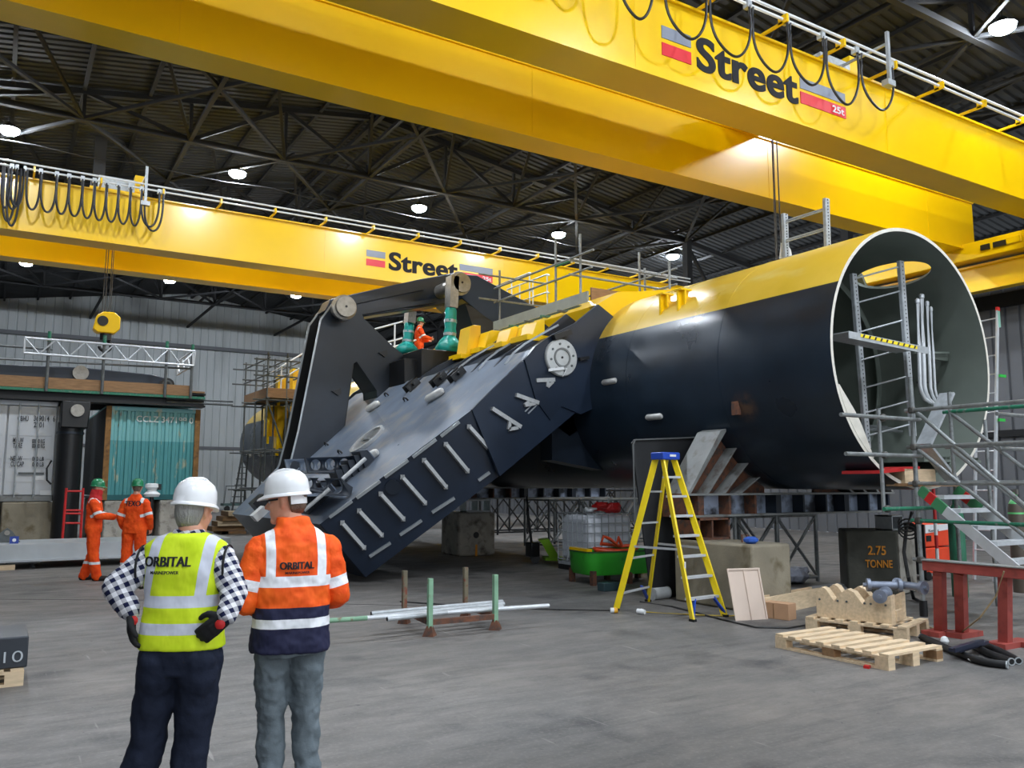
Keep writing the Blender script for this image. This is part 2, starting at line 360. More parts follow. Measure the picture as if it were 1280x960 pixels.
# ================================================================== OVERHEAD CRANES
logo_red = M('logo_red', (226, 30, 44), .4, 0, .04); logo_grey = M('logo_grey', (136, 142, 156), .4, 0, .04); logo_blk = M('logo_black', (22, 22, 28), .75, 0, .04)
cable = M('festoon_cable', (30, 30, 34), .45, 0, .1)
def crane(name, label, Yf, shift, loops, rail_y, post):
    c = thing(name, label, 'overhead crane', (-3.5, Yf, 8.5))
    xe = 24.2
    def girder(ya, yb, nm):
        g = MB(); g.bb(-3.5, xe, ya + .02, yb - .02, 8.53, 9.98); g.bb(-3.5, xe, ya - .03, yb + .03, 8.5, 8.535); g.bb(-3.5, xe, ya - .03, yb + .03, 9.97, 10.02)
        for x in (2.0, 8.6, 15.4, 21.9): g.bb(x, x + .012, ya + .014, yb, 8.53, 9.98)
        return g.build(nm, yel, c)
    girder(Yf, Yf + .72, 'main_girder'); girder(Yf + 3.15, Yf + 3.75, 'main_girder')
    e = MB(); e.bb(23.5, 24.25, Yf - 1.3, Yf + 9.0, 8.12, 8.62); e.bb(23.45, 23.5, Yf + 1.5, Yf + 1.9, 8.3, 8.5)
    ec = e.build('end_carriage', yel, c, bevel=.02)
    for y in (Yf - .9, Yf + 8.6): MB().tube((23.92, y, 8.25), (24.08, y, 8.25), .155, 16).build('wheel', black, ec)
    MB().bb(23.44, 23.49, Yf + 1.9, Yf + 2.25, 8.3, 8.45).bb(23.44, 23.49, Yf + 2.35, Yf + 2.6, 8.3, 8.45).build('warning_plate', M('plate_black', (20, 20, 22), .5), c)
    # logo, on the front face
    y = Yf + .012
    def blk(x0, z0, x1, z1, m, nm): MB().bb(x0 + shift, x1 + shift, y - .006, y + .02, z0, z1).build(nm, m, c)
    L = lambda a, b: onY(a, b, 10.05)
    q = L(829, 38); z0g = L(829, 58.5).z
    xl, xr = L(828, 60).x, L(864.5, 70).x
    zt = 9.36
    blk(xl, LOGO[1], xr, LOGO[0], logo_grey, 'grey_stripe'); blk(xl, LOGO[3], xr, LOGO[2], logo_red, 'red_stripe')
    x2, x3 = L(1001, 115).x, L(1057, 125).x
    blk(x2, LOGO[5], x3, LOGO[4], logo_grey, 'grey_stripe'); blk(x2, LOGO[7], x3, LOGO[6], logo_red, 'red_stripe')
    xs0, xs1 = L(872, 70).x, L(997, 105).x
    text('street_lettering', 'Street', .8, facing((xs0 + shift, y, LOGO[8]), (1, 0, 0), (0, 0, 1)), logo_blk, c, .004, .019, fit=(xs1 - xs0, LOGO[9] - LOGO[8]), sp=1.05, heavy=.014)
    text('capacity_lettering', '25t', .3, facing((x3 + shift - .42, y - .008, LOGO[7] + .045), (1, 0, 0), (0, 0, 1)), white, c, .003, .006, fit=(.36, (LOGO[6] - LOGO[7]) * .62))
    # festoon track: two rails on brackets
    tr = MB()
    for dy, dz in ((0, 10.24), (-.0, 10.1)): tr.tube((-3.5, rail_y + dy, dz), (xe, rail_y + dy, dz), .028, 8)
    trk = tr.build('festoon_track', white, c)
    for i in range(17):
        x = -2.9 + i * 1.62
        b = MB(); b.beam((x, rail_y, 10.17), (x, rail_y, 10.02), .05, .2); b.beam((x, rail_y, 10.04), (x, Yf + .2, 10.04), .05, .05)
        b.build('bracket', yel, c)
    if post is not None:
        b = MB(); b.beam((post, rail_y - .05, 9.7), (post, rail_y - .05, 10.75), .07, .06); b.beam((post, rail_y, 10.5), (post, Yf + 1.5, 10.5), .05, .05); b.bb(post - .12, post + .12, rail_y - .1, rail_y + .05, 9.6, 9.72)
        b.build('towing_arm', galv, c)
    for (xa, xb_, zb_, r_) in loops:
        pts = []; za = 10.06
        for i in range(25):
            u = math.pi * i / 24
            pts.append((xa + (xb_ - xa) * (.5 - .5 * math.cos(u) - .045 * math.sin(2 * u)), rail_y - .03 + .02 * math.sin(i * .5), za - (za - zb_) * math.sin(u) ** .72))
        lp = MB().path(pts, r_, 7).build('festoon_cable_loop', cable, c)
        MB().bb(xb_ - .05, xb_ + .05, rail_y - .06, rail_y + .06, 10.02, 10.15).build('trolley', galv, lp)
    # hoist crab riding on top of the girders
    return c
zz = lambda x, y: onY(x, y, 10.05).z
LOGO = [zz(846, 38), zz(846, 53), zz(846, 58.7), zz(846, 74), zz(1029, 107), zz(1029, 120), zz(1029, 124), zz(1029, 138), zz(883, 90.5), zz(883, 48)]
RY = 9.55
def lx(x, y, Y): return onY(x, y, Y).x
nl = []
for (xa, ya, xb_, yb_, bx, by) in ((774, 0, 814, 0, 795, 24), (831, 0, 880, 5, 856, 48), (887, 5, 935, 24, 912, 70), (940, 25, 982, 42, 961, 89), (987, 45, 1027, 61, 1009, 106), (1032, 64, 1070, 82, 1052, 130), (1076, 85, 1114, 110, 1099, 138)):
    nl.append((lx(xa, ya, RY), lx(xb_, yb_, RY), onY(bx, by, RY).z, .024))
xq = nl[0][0]
for i in range(5): nl.append((xq - .06 - .5 * (i + 1), xq - .08 - .5 * i, 9.36, .024))
near = crane('overhead_crane', 'near yellow overhead travelling crane with Street lettering, crossing the top of the photo', 10.05, 0, nl, RY, lx(1108, 80, RY))
fl = []
for (xa, xb_, by) in ((165, 255, 332), (262, 362, 350), (365, 445, 362), (450, 535, 376), (540, 615, 390), (620, 695, 404), (700, 775, 414), (780, 855, 428), (860, 930, 440), (935, 1050, 446), (955, 1075, 475), (40, 120, 330), (60, 145, 310), (5, 90, 410), (30, 115, 440), (0, 60, 320)):
    f = lambda v: v / 5.333
    fl.append((lx(f(xa), 200 + f(by), 25.1), lx(f(xb_), 200 + f(by), 25.1), onY(f((xa + xb_) / 2), 200 + f(by), 25.1).z, .03))
far = crane('overhead_crane', 'far yellow overhead travelling crane with Street lettering, behind the linkage arms', 25.58, .85, fl, 25.1, lx(182, 240, 25.1))
# hoists
def hoist(x, Yf, label):
    h = thing('hoist_trolley', label, 'hoist', (x, Yf + 1.9, 10.02))
    MB().bb(x - .7, x + .7, Yf + .2, Yf + 3.5, 10.04, 10.16).build('trolley_frame', yel, h)
    MB().tube((x - .6, Yf + 1.4, 10.5), (x + .6, Yf + 1.4, 10.5), .26, 18).bb(x - .5, x + .5, Yf + 1.3, Yf + 1.5, 10.1, 10.3).build('drum', black, h)
    MB().bb(x - .45, x + .5, Yf + .5, Yf + .9, 10.16, 10.62).build('control_box', galv, h)
    MB().bb(x + .5, x + .75, Yf + .5, Yf + .8, 10.3, 10.8).build('motor', yel, h)
    return h
hoist(lx(1040, 60, 10.6), 10.05, 'hoist trolley with grey box on top of the near yellow crane')
hoist(lx(146, 224, 26), 25.58, 'hoist trolley with grey box on top of the far yellow crane')
rope = M('wire_rope', (70, 66, 60), .5, .5, .1)
def ropes(x, Y, z0, z1, label, name='hoist_rope'):
    mb = MB()
    for dx, dy in ((-.13, 0), (-.06, .02), (.05, 0), (.1, .03)): mb.tube((x + dx, Y + dy, z0), (x + dx * .8, Y + dy, z1), .012, 6)
    return tag(mb.build(name, rope, origin=(x, Y, z0)), label, 'rope', None)
px = onY(972, 250, 12.0)
ropes(px.x, 12.0, 5.5, 10.3, 'four thin hoist ropes hanging from the near yellow crane down to the hull')
px = onY(133, 405, 27.3)
ropes(px.x, 27.3, px.z + .35, 10.3, 'thin hoist ropes hanging from the far yellow crane to the yellow hook block')
hb = thing('hook_block', 'yellow crane hook block hanging above the container platform', 'hook block', (px.x, 27.3, px.z - .8))
MB().prism([(px.x + a_, 27.1, px.z + b_) for a_, b_ in ((-.36, -.2), (-.28, .22), (-.1, .34), (.2, .34), (.36, .2), (.36, -.15), (.22, -.3), (-.24, -.3))], (0, .4, 0)).build('block_housing', yel, hb, bevel=.03)
MB().tube((px.x - .12, 27.06, px.z + .05), (px.x - .12, 27.54, px.z + .05), .15, 16).build('sheave', black, hb)
hk = MB().tube((px.x, 27.3, px.z - .3), (px.x, 27.3, px.z - .5), .16, 12)
hk.path([(px.x + .16 * math.sin(a_), 27.3, px.z - .66 + .16 * math.cos(a_)) for a_ in [i * .35 for i in range(14)]], .05)
hk.build('hook', black, hb)
# runway beam on the right
rb = thing('runway_beam', 'yellow crane runway beam along the right hand wall', 'beam', (24.1, 25, 7.2))
MB().bb(24.0, 24.03, Y0, YW - .2, 7.3, 8.0).bb(23.85, 24.2, Y0, YW - .2, 7.25, 7.3).bb(23.85, 24.2, Y0, YW - .2, 7.98, 8.03).build('girder', yel, rb)
MB().bb(23.95, 24.05, Y0, YW - .2, 8.03, 8.09).build('rail', tubed, rb)
for i in range(9):
    MB().bb(24.03, XW + .05, -6 + i * 7.2, -5.8 + i * 7.2, 6.95, 7.28).build('bracket', trussm, rb)
# ================================================================== TURBINE HULL
HX, HZ, HR, HY, HE = 11.2, 3.51, 1.9, 7.06, 38.6
PAINTZ = 4.42
t = NT('two_tone_hull_paint'); p = t.obj(); z = t.xyz(p)[2]
nz = t.ramp(t.noise(p, .8, 4), .3, .7)
yl = t.mix(nz, lin((222, 182, 52)), lin((240, 204, 84)))
yl = t.mix(t.math('MULTIPLY', t.ramp(t.noise(t.scale(p, (1, .4, 1)), 2.4, 5), .56, .74), .6), yl, lin((236, 218, 140)))
nv = t.mix(nz, lin((25, 36, 48)), lin((36, 51, 66)))
nv = t.mix(t.math('MULTIPLY', t.ramp(t.noise(t.scale(p, (1, .3, .6)), 1.5, 5), .55, .7), .5), nv, lin((50, 66, 82)))
# scorched patch where a bracket was burnt off, and a touched-up darker paint patch
burn = t.dist(p, tuple(onX(925, 512, 9.32) - Vector((HX, HY, 0)))); bf = t.math('MULTIPLY', t.math('SUBTRACT', 1, t.ramp(burn, .05, .3)), t.ramp(t.noise(p, 7, 4), .35, .6))
nv = t.mix(bf, nv, lin((112, 84, 62)))
c = t.mix(t.math('GREATER_THAN', z, PAINTZ), nv, yl)
t.bump(t.noise(t.scale(p, (1, .25, 1)), 1.3, 2), .12, .05)
hullm = t.fin(c, t.math('ADD', t.math('MULTIPLY', nz, .12), .26), 0, 0, .5)
lining = M('grey_green_lining', (104, 112, 104), .55, 0, .12, 1.5)
rimm = M('pale_primed_rim', (214, 209, 196), .6, 0, .1, 6)
hull = thing('turbine_hull', 'long navy and yellow cylindrical turbine hull with an open end facing right', 'hull', (HX, HY, 0))
def ring(y, r, n=96): return [Vector((HX + r * math.cos(2 * math.pi * i / n), y, HZ + r * math.sin(2 * math.pi * i / n))) for i in range(n)]
hs = MB()
chain_ = [ring(HE + 1.3 * math.sin(a), HR * math.cos(a) + .002) for a in [R(d) for d in range(90, 0, -10)]]
chain_ += [ring(y, HR) for y in (HE, 32, 26, 20, 15, 12.4, 10, 8.5, HY)]; no = len(chain_)
chain_ += [ring(y, HR - .05) for y in (HY, 8.5, 10, 12.2)]
hs.loft(chain_)
nseg = 96
hs.mi = [(0 if (i // nseg) < no - 1 else (2 if (i // nseg) == no - 1 else 1)) for i in range(len(hs.f))]; hs.mi[-2] = 0; hs.mi[-1] = 1
shell = hs.build('hull_shell', [hullm, lining, rimm], hull)
def inwall(x, y, r_=HR - .05):
    r = ray(x, y); o = CAM - Vector((HX, 0, HZ)); a = r.x ** 2 + r.z ** 2; b = 2 * (o.x * r.x + o.z * r.z); c_ = o.x ** 2 + o.z ** 2 - r_ ** 2
    return CAM + r * ((-b + math.sqrt(b * b - 4 * a * c_)) / (2 * a))
# hatch opening cut through the crown near the open end
ha, hb_ = inwall(1067, 350), inwall(1162, 328); hc = (ha + hb_) / 2; hr0 = (hb_ - ha).length / 2
hc = Vector((12.2, 8.03, 5.08)); rd_ = Vector((12.2 - HX, 0, 5.08 - HZ)).normalized(); tg_ = Vector((-rd_.z, 0, rd_.x))
cut = MB().loft([[hc + rd_ * o_ + Vector((0, .66 * math.cos(t_), 0)) + tg_ * (.27 * math.sin(t_)) for t_ in [2 * math.pi * i / 48 for i in range(48)]] for o_ in (-.5, .5)]).build('c', lining, None)
cut.location = (0, 0, 0); cut.data.transform(Matrix.Translation(-OFF[hull])); cut.location = OFF[hull]
bo = shell.modifiers.new('hatch', 'BOOLEAN'); bo.operation = 'DIFFERENCE'; bo.object = cut; bo.solver = 'EXACT'
me = evalmesh(shell, 'hull_shell'); shell.modifiers.clear(); shell.data = me; bpy.data.objects.remove(cut)
me.polygons.foreach_set('use_smooth', [True] * len(me.polygons)); me.set_sharp_from_angle(angle=R(32))
# interior
MB().lathe([(HR - .04, 11.9), (HR - .04, 11.95)], (HX, 0, HZ), (0, 1, 0), 64).build('bulkhead', lining, hull)
for y in (8.9, 10.6):
    rg = MB(); rg.loft([ring(y, HR - .05), ring(y, HR - .16), ring(y + .02, HR - .16), ring(y + .02, HR - .05)], False); rg.build('ring_frame', lining, hull)
sn = M('steel_seam', (58, 70, 86), .4, 0, .1)
for y in (9.1, 11.3): MB().loft([ring(y, HR + .001), ring(y, HR + .004), ring(y + .012, HR + .004), ring(y + .012, HR + .001)], False).build('weld_seam', hullm, hull)
# bright bare arc of the rim on the left, a strip along the lower edge
arc = []
for i in range(24):
    a_ = R(196 + i * 1.6); w_ = .15 * math.sin(math.pi * i / 23) + .02
    arc.append((a_, w_))
mb = MB(); vs = []
for a_, w_ in arc:
    for r_, y_ in ((HR - .051, HY - .004), (HR - .051 - w_, HY - .004), (HR - .051 - w_, HY + .01), (HR - .051, HY + .01)): vs.append((HX + r_ * math.cos(a_), y_, HZ + r_ * math.sin(a_)))
mb.loft([vs[i * 4:i * 4 + 4] for i in range(24)]); mb.build('rim_doubler_plate', rimm, hull)
# zinc anodes on the side
zinc = M('zinc_anode', (206, 206, 202), .45, .3, .12, 10)
def capsule(p, d, L_, r, n=12):
    d = Vector(d).normalized(); p = Vector(p); mb = MB()
    mb.lathe([(.15 * r, -L_ / 2), (.7 * r, -L_ / 2 + .25 * r), (r, -L_ / 2 + .9 * r), (r, L_ / 2 - .9 * r), (.7 * r, L_ / 2 - .25 * r), (.15 * r, L_ / 2)], p, d, n); return mb
def hullpt(x, y):       # where the sight line meets the hull side
    r = ray(x, y); o = CAM - Vector((HX, 0, HZ)); a = r.x ** 2 + r.z ** 2; b = 2 * (o.x * r.x + o.z * r.z); c_ = o.x ** 2 + o.z ** 2 - HR ** 2
    dd = b * b - 4 * a * c_
    if dd < 0: return None
    return CAM + r * ((-b - math.sqrt(dd)) / (2 * a))
for (x, y) in ((762, 477), (818, 521), (688, 532)):
    q = hullpt(x, y)
    if q: 
        a_ = capsule(q, (0, 1, 0), .42, .055); a_.build('zinc_anode', zinc, hull)
for i in range(5):
    q = hullpt(312 + i * 15, 569 - i * 1.2)
    if q: capsule(q, (0, 1, 0), .6, .1).build('zinc_anode', zinc, hull)
# burnt stub and small lugs
q = hullpt(920, 508); MB().box(q, (.05, .14, .26)).build('burnt_bracket_stub', rust, hull)
# lifting brackets on the crown
for (x0, x1, y0, y1) in ((819, 833, 372, 396), (841, 855, 364, 391)):
    ctr = onY((x0 + x1) / 2, y1, 10.9 if x0 < 835 else 10.4); q = hullpt((x0 + x1) / 2, y1 - 4)
    X_, Y_, Z_ = q.x + .08, q.y, q.z
    b = MB(); b.bb(X_ - .02, X_ + .02, Y_ - .1, Y_ + .1, Z_ - .1, Z_ + .34); b.bb(X_ - .1, X_ + .14, Y_ - .1, Y_ + .1, Z_ + .33, Z_ + .36)
    b.bb(X_ - .1, X_ + .14, Y_ - .02, Y_ + .02, Z_ - .12, Z_ + .34); b.build('lifting_bracket', yel, hull)
# ---- hinge block: front cheek plate, further cheeks behind it, yellow collar over the crown
YL = 12.4
def cheek(y, nm='cheek_plate', sc=1.0, m=navy, th=.08):
    px = [(654, 450), (668, 433), (690, 418), (718, 404), (746, 381), (768, 399), (770, 430), (764, 470), (764, 500), (724, 518), (700, 508), (686, 525), (668, 500)]
    poly = [onY(a, b, YL) for a, b in px]; c = Vector((HX, YL, HZ))
    poly = [Vector((c.x + (q.x - c.x) * sc, y, c.z + (q.z - c.z) * sc)) for q in poly]
    return MB().prism(poly, (0, th, 0)).build(nm, m, hull)
cheek(YL - .05)
edge = M('bare_plate_edge', (176, 182, 186), .35, .5, .1)
for y in (13.4, 14.3, 15.6, 17.0, 21.4): cheek(y, sc=1.0, m=navyd, th=.06)
# light curved stiffener edges between the cheeks
for i, (dx, y) in enumerate(((0, 13.0), (0, 14.0), (0, 15.1))):
    pts = [onY(a, b, YL) for a, b in ((654, 452), (665, 437), (680, 425), (700, 413), (722, 401))]
    pts = [Vector((q.x - .02, y, q.z + .02)) for q in pts]
    mb = MB()
    for u, v_ in zip(pts[:-1], pts[1:]): mb.beam(u, v_, .018, .035)
    mb.build('curved_web_edge', edge, hull)
mb = MB(); A = [(746, 381), (772, 365), (800, 364), (834, 362), (900, 350), (900, 392), (790, 420), (760, 399)]
yb = [onY(a, b, YL) for a, b in A]
mb.prism(yb, (0, .25, 0)); mb.build('collar_plate', yel, hull)
mb = MB(); q0 = onY(746, 381, YL + .3); q1 = onY(772, 365, YL + .3)
mb.prism([q0, q1, q1 + Vector((.1, 0, -.5)), q0 + Vector((.1, 0, -.3))], (0, 8.5, 0)); mb.build('collar_cover', yel, hull)
# pin through the cheeks
pc = onY(702, 447, YL - .1)
pl = M('pin_cap_grey', (190, 192, 190), .45, .1, .08, 8)
pn = MB().lathe([(.02, .25), (.335, .25), (.345, .2), (.345, 0), (.33, -.02), (.02, -.02)], pc, (0, 1, 0), 36).build('hinge_pin_cap', pl, hull)
MB().pipe(pc + Vector((0, -.04, 0)), pc + Vector((0, -.015, 0)), .18, .15, 28).build('inner_ring', M('inner_ring_grey', (120, 122, 120), .5, .1), pn)  # plain mid grey ring on the paler cap
MB().tube(pc + Vector((0, -.03, 0)), pc + Vector((0, .0, 0)), .022, 10).build('pin_centre', black, pn)
for i in range(8): a_ = i * math.pi / 4 + .2; MB().tube(pc + Vector((.25 * math.cos(a_), -.035, .25 * math.sin(a_))), pc + Vector((.25 * math.cos(a_), 0, .25 * math.sin(a_))), .022, 8).build('bolt_head', tubed, pn)
mb = MB(); mb.beam(pc + Vector((-.33, -.06, -.26)), pc + Vector((.0, -.06, -.2)), .02, .05).path([pc + Vector((0, -.05, -.2)), pc + Vector((.06, -.08, -.2)), pc + Vector((.0, -.07, -.32)), pc + Vector((-.03, -.06, -.36))], .008)
mb.build('rag_and_wire', white, pn)
# yellow deck brackets along the crown on the near side
for (x0, x1, y0, y1, Y) in ((583, 601, 407, 442, 16.6), (606, 628, 414, 434, 16.2), (634, 647, 408, 427, 14.8), (649, 658, 408, 425, 14.6), (666, 681, 400, 418, 13.4)):
    a_, b_ = onY(x0, y1, Y), onY(x1, y0, Y)
    mb = MB(); mb.prism([(a_.x, Y, a_.z), (a_.x + .1, Y, b_.z - .05), (a_.x + .2, Y, b_.z), (b_.x, Y, b_.z), (b_.x, Y, a_.z)], (0, .5, 0)); mb.bb(a_.x - .15, b_.x + .25, Y - .02, Y + .6, a_.z - .12, a_.z)
    mb.build('deck_bracket', yel, hull, bevel=.01)
# deep saddle structure beneath deck, between cheeks
mb = MB(); a_ = onY(600, 462, 15.2)
mb.prism([(8.05, 13.0, 4.0), (8.9, 13.0, 4.5), (9.9, 13.0, 4.9), (9.9, 13.0, 3.0), (9.3, 13.0, 2.6), (8.3, 13.0, 3.2)], (0, 8.3, 0)); mb.build('hinge_saddle', navyd, hull)
# lower keel plate seen under the cheeks
mb = MB(); mb.prism([onY(a, b, 13.0) for a, b in ((690, 505), (724, 516), (765, 545), (765, 590), (690, 575))], (0, .4, 0)); mb.build('keel_bracket', navyd, hull)
# ---- ladders and gear inside the mouth
lad = thing('access_ladder', 'galvanised perforated ladder standing inside the open hull mouth', 'ladder', tuple(onY(1085, 560, 7.6)))
def perfrail(p, q, w=.1, d=.05):
    mb = MB(); mb.beam(p, q, w, .012, (0, 1, 0)); p = Vector(p); q = Vector(q); a, b = frame(q - p, (0, 1, 0))
    for k_ in (-1, 1): mb.beam(p + a * k_ * w / 2 + b * d / 2, q + a * k_ * w / 2 + b * d / 2, .012, d, (0, 1, 0))
    return mb
def hole_strip(p, q, n, r=.012, off=-.01):
    p = Vector(p); q = Vector(q); mb = MB()
    for i in range(n):
        c = p.lerp(q, (i + .5) / n); mb.tube(c + Vector((0, off, 0)), c + Vector((0, off + .004, 0)), r, 6)
    return mb
holem = M('dark_perforation', (40, 42, 44), .8)
La, Lb = onY(1068, 342, 7.9), onY(1086, 560, 7.9); Ra, Rb = onY(1127, 326, 7.5), onY(1143, 545, 7.5)
for a_, b_ in ((La, Lb), (Ra, Rb)):
    st = perfrail(a_, b_, .1, .05).build('stringer', galv, lad); hole_strip(a_, b_, 44, .011, -.012).build('perforations', holem, st, norm=False)
for f in (.03, .17, .34, .5, .66, .8, .93): MB().tube(La.lerp(Lb, f), Ra.lerp(Rb, f), .013, 8).build('rung', galv, lad)
tray = thing('cable_tray', 'perforated galvanised tray with yellow and black tape across the hull mouth', 'cable tray', tuple(onY(1042, 418, 7.3)))
a_, b_ = onY(1041, 418, 7.35), onY(1140, 438, 7.35)
mb = MB(); mb.beam(a_, b_, .5, .015, (0, 0, 1)); mb.beam(a_ + Vector((0, -.25, -.04)), b_ + Vector((0, -.25, -.04)), .012, .1); mb.beam(a_ + Vector((0, .25, .04)), b_ + Vector((0, .25, .04)), .012, .1)
tb_ = mb.build('tray', galv, tray)
mb = MB(); s_ = a_ + Vector((.25, -.258, -.03)); e_ = a_.lerp(b_, .85) + Vector((0, -.258, -.03))
mb.beam(s_, e_, .004, .045); yt = mb.build('hazard_tape', M('tape_yellow', (240, 214, 40), .5), tray)
for i in range(10):
    c = s_.lerp(e_, (i + .5) / 10); MB().prism([c + Vector((-.03, -.003, -.022)), c + Vector((.005, -.003, -.022)), c + Vector((.035, -.003, .022)), c + Vector((0, -.003, .022))], (0, -.002, 0)).build('tape_stripe', M('tape_black', (24, 24, 24), .5), yt)
# four upright pipes with bent feet
for i, (x, y0) in enumerate(((1148, 380), (1153, 374), (1160, 383), (1165, 390))):
    Y = 7.55; tp = onY(x - 1, y0, Y); bt = onY(x + 2 + i * .6, 482 + i * 1.5, Y); r_ = (.03, .034, .026, .02)[i]
    pts = [tp, tp.lerp(bt, .5), bt, bt + Vector((.03, 0, -.1)), bt + Vector((.1, 0, -.2)), bt + Vector((.24 - i * .04, 0, -.25))]
    cp = MB().path(pts, r_, 10); cp.lathe([(r_ * .8, 0), (r_ * 1.25, .02), (r_ * 1.25, .07), (r_ * .5, .09)], tp, (0, 0, 1), 12)
    tag(cp.build('upright_pipe', alu, origin=bt), ('leftmost', 'tallest', 'third from left', 'shortest, rightmost')[i] + ' of the four silver pipes standing inside the hull mouth', 'pipe', 'silver pipes inside the hull')
mb = MB().beam(onY(1142, 441, 7.62), onY(1185, 441, 7.62), .05, .03); mb.beam(onY(1150, 442, 7.7), onY(1188, 448, 7.7), .05, .12); mb.build('pipe_clamp_bar', lining, hull)
MB().beam(onY(1147, 478, 7.6), onY(1172, 478, 7.6), .03, .03).build('pipe_clamp_bar', black, hull)
MB().beam(onY(1072, 345, 9.5), onY(1122, 470, 11.0), .16, .1).beam(onY(1082, 448, 9.4), onY(1130, 441, 9.4), .1, .12).beam(onY(1082, 454, 9.4), onY(1135, 456, 9.4), .1, .12).build('inner_brace', lining, hull)
# folded steel angle and grating floor in the mouth
mb = MB().beam(onY(1184, 492, 6.9), onY(1155, 556, 6.9), .04, .22, (0, 1, 0)); mb.beam(onY(1155, 556, 6.9), onY(1190, 600, 6.9), .04, .2, (0, 1, 0))
tag(mb.build('steel_angle', galv, origin=onY(1155, 556, 6.9)), 'bent grey steel section leaning inside the lower right of the hull mouth', 'steel section')
mb = MB(); g0 = onY(1086, 548, 8.2)
mb.bb(g0.x, g0.x + 1.5, 7.3, 9.6, 2.02, 2.06)
for i in range(14): mb.bb(g0.x + i * .11, g0.x + i * .11 + .015, 7.3, 9.6, 2.06, 2.1)
mb.build('grating_floor', lining, hull)
mb = MB()
for i in range(4): mb.tube((9.9, 8.0 + i * .09, 2.5 + i * .03), (12.2, 8.0 + i * .09, 2.52 + i * .03), .02, 6)
mb.build('rail_tubes', tubed, hull)
mb = MB().prism([onY(a, b, 7.0) for a, b in ((1100, 588), (1150, 583), (1150, 587), (1100, 592))], (0, .6, 0)); mb.build('red_floor_strip', redp, hull)
tag(MB().box(onY(1155, 597, 6.95) + Vector((0, .2, 0)), (.72, .3, .24)).build('timber_block', wood, origin=onY(1155, 610, 7.0)), 'plywood block lying in the bottom of the hull mouth', 'timber block')
# frame on the crown
fr = thing('crown_guard_frame', 'galvanised perforated upright frame standing on top of the yellow hull crown', 'guard frame', tuple(onY(1010, 318, 8.75)))
for (xt, yt_, xb2, yb2, Y) in ((982, 267, 984, 322, 9.2), (1034, 248, 1036, 312, 8.5)):
    a_, b_ = onY(xt, yt_, Y), onY(xb2, yb2, Y); st = perfrail(a_, b_, .1, .05).build('upright', galv, fr); hole_strip(a_, b_, 16, .013, -.012).build('perforations', holem, st, norm=False)
for (ya_, yb_) in ((276, 259), (300, 284), (322, 310)):
    MB().tube(onY(982, ya_, 9.2), onY(1035, yb_, 8.5), .014, 8).tube(onY(982, ya_ + 2.4, 9.2), onY(1035, yb_ + 2.4, 8.5), .014, 8).build('cross_bar', galv, fr)
q = onY(981, 318, 9.3); MB().prism([q + Vector((-.1, 0, -.08)), q + Vector((-.04, 0, .2)), q + Vector((.04, 0, .24)), q + Vector((.16, 0, .1)), q + Vector((.2, 0, -.06))], (0, .04, 0)).build('white_bag', white, fr)
# ================================================================== TURBINE LEG (hinged)
leg = thing('hinged_leg', 'huge navy hinged leg with linkage arms sloping down from the hull to the floor', 'turbine leg', (4.7, 16.5, 0))
T1 = onY(654, 450, YL); SLP = .9053
nn = Vector((-SLP, 0, 1)).normalized(); sd = Vector((1, 0, SLP)).normalized()
def top(x, y, off=0.0):
    r = ray(x, y); d = nn.dot(T1) + off; return CAM + r * ((d - nn.dot(CAM)) / nn.dot(r))
def tp(X, Y, off=0.0): return Vector((X, Y, T1.z + SLP * (X - T1.x))) + nn * off
TH_ = 1.25
outl = [(T1.x + .25, YL), (6.83, YL), (4.69, 13.82), (4.69, 20.0), (6.83, 21.2), (8.1, 21.2)]
bt = []
for X, Y in outl: bt.append(tp(X, Y) - nn * TH_)
mb = MB(); n = len(outl); tv = [tp(X, Y) for X, Y in outl]; 
# lower face reaches further down the tip and further up under the hinge
bt = [tv[i] - nn * TH_ for i in range(n)]
mb.add(tv, [tuple(range(n))], 0)
mb.add(tv + bt, [(i, (i + 1) % n, n + (i + 1) % n, n + i) for i in range(n)], 1); mb.add(bt, [tuple(range(n))[::-1]], 1)
# longitudinal brushed plate with slight weld step
body = mb.build('leg_box', [legtop, navy], leg, bevel=.015, norm=False)
# front end gets a short doubler running up to the hinge
mb = MB(); mb.prism([onY(a, b, YL - .02) for a, b in ((654, 450), (590, 512), (625, 595), (724, 512), (702, 470), (672, 440))], (0, .06, 0)); mb.build('hinge_side_plate', navy, leg)
# raised plate strips along both long edges of the side face
mb = MB()
def sidep(x, y):       # on the side face: straight part Y=YL, lower part slanted
    q = onY(x, y, YL)
    P0 = tp(6.83, YL); P1 = tp(4.69, 13.82); nrm = (P1 - P0).cross(nn).normalized()
    r = ray(x, y); q2 = CAM + r * (nrm.dot(P0 - CAM) / nrm.dot(r))
    lower = (q2 - P0).dot((P1 - P0)) > 0
    return (q2, nrm) if lower else (q, Vector((0, -1, 0)))
def on_side(x, y, out=.0):
    q, nrm = sidep(x, y)
    if nrm.y > 0: nrm = -nrm
    return q + nrm * out
for (a, b) in (((412, 646), (440, 626)), ((446, 622), (475, 601)), ((481, 596), (510, 575)), ((516, 571), (545, 549)), ((551, 545), (574, 527)), ((462, 695), (488, 678)), ((500, 668), (527, 650)), ((540, 640), (568, 622)), ((598, 600), (612, 590))):
    p0, p1 = on_side(*a, .015), on_side(*b, .015); MB().beam(p0, p1, .05, .05, nn).build('edge_strip', edge, leg)
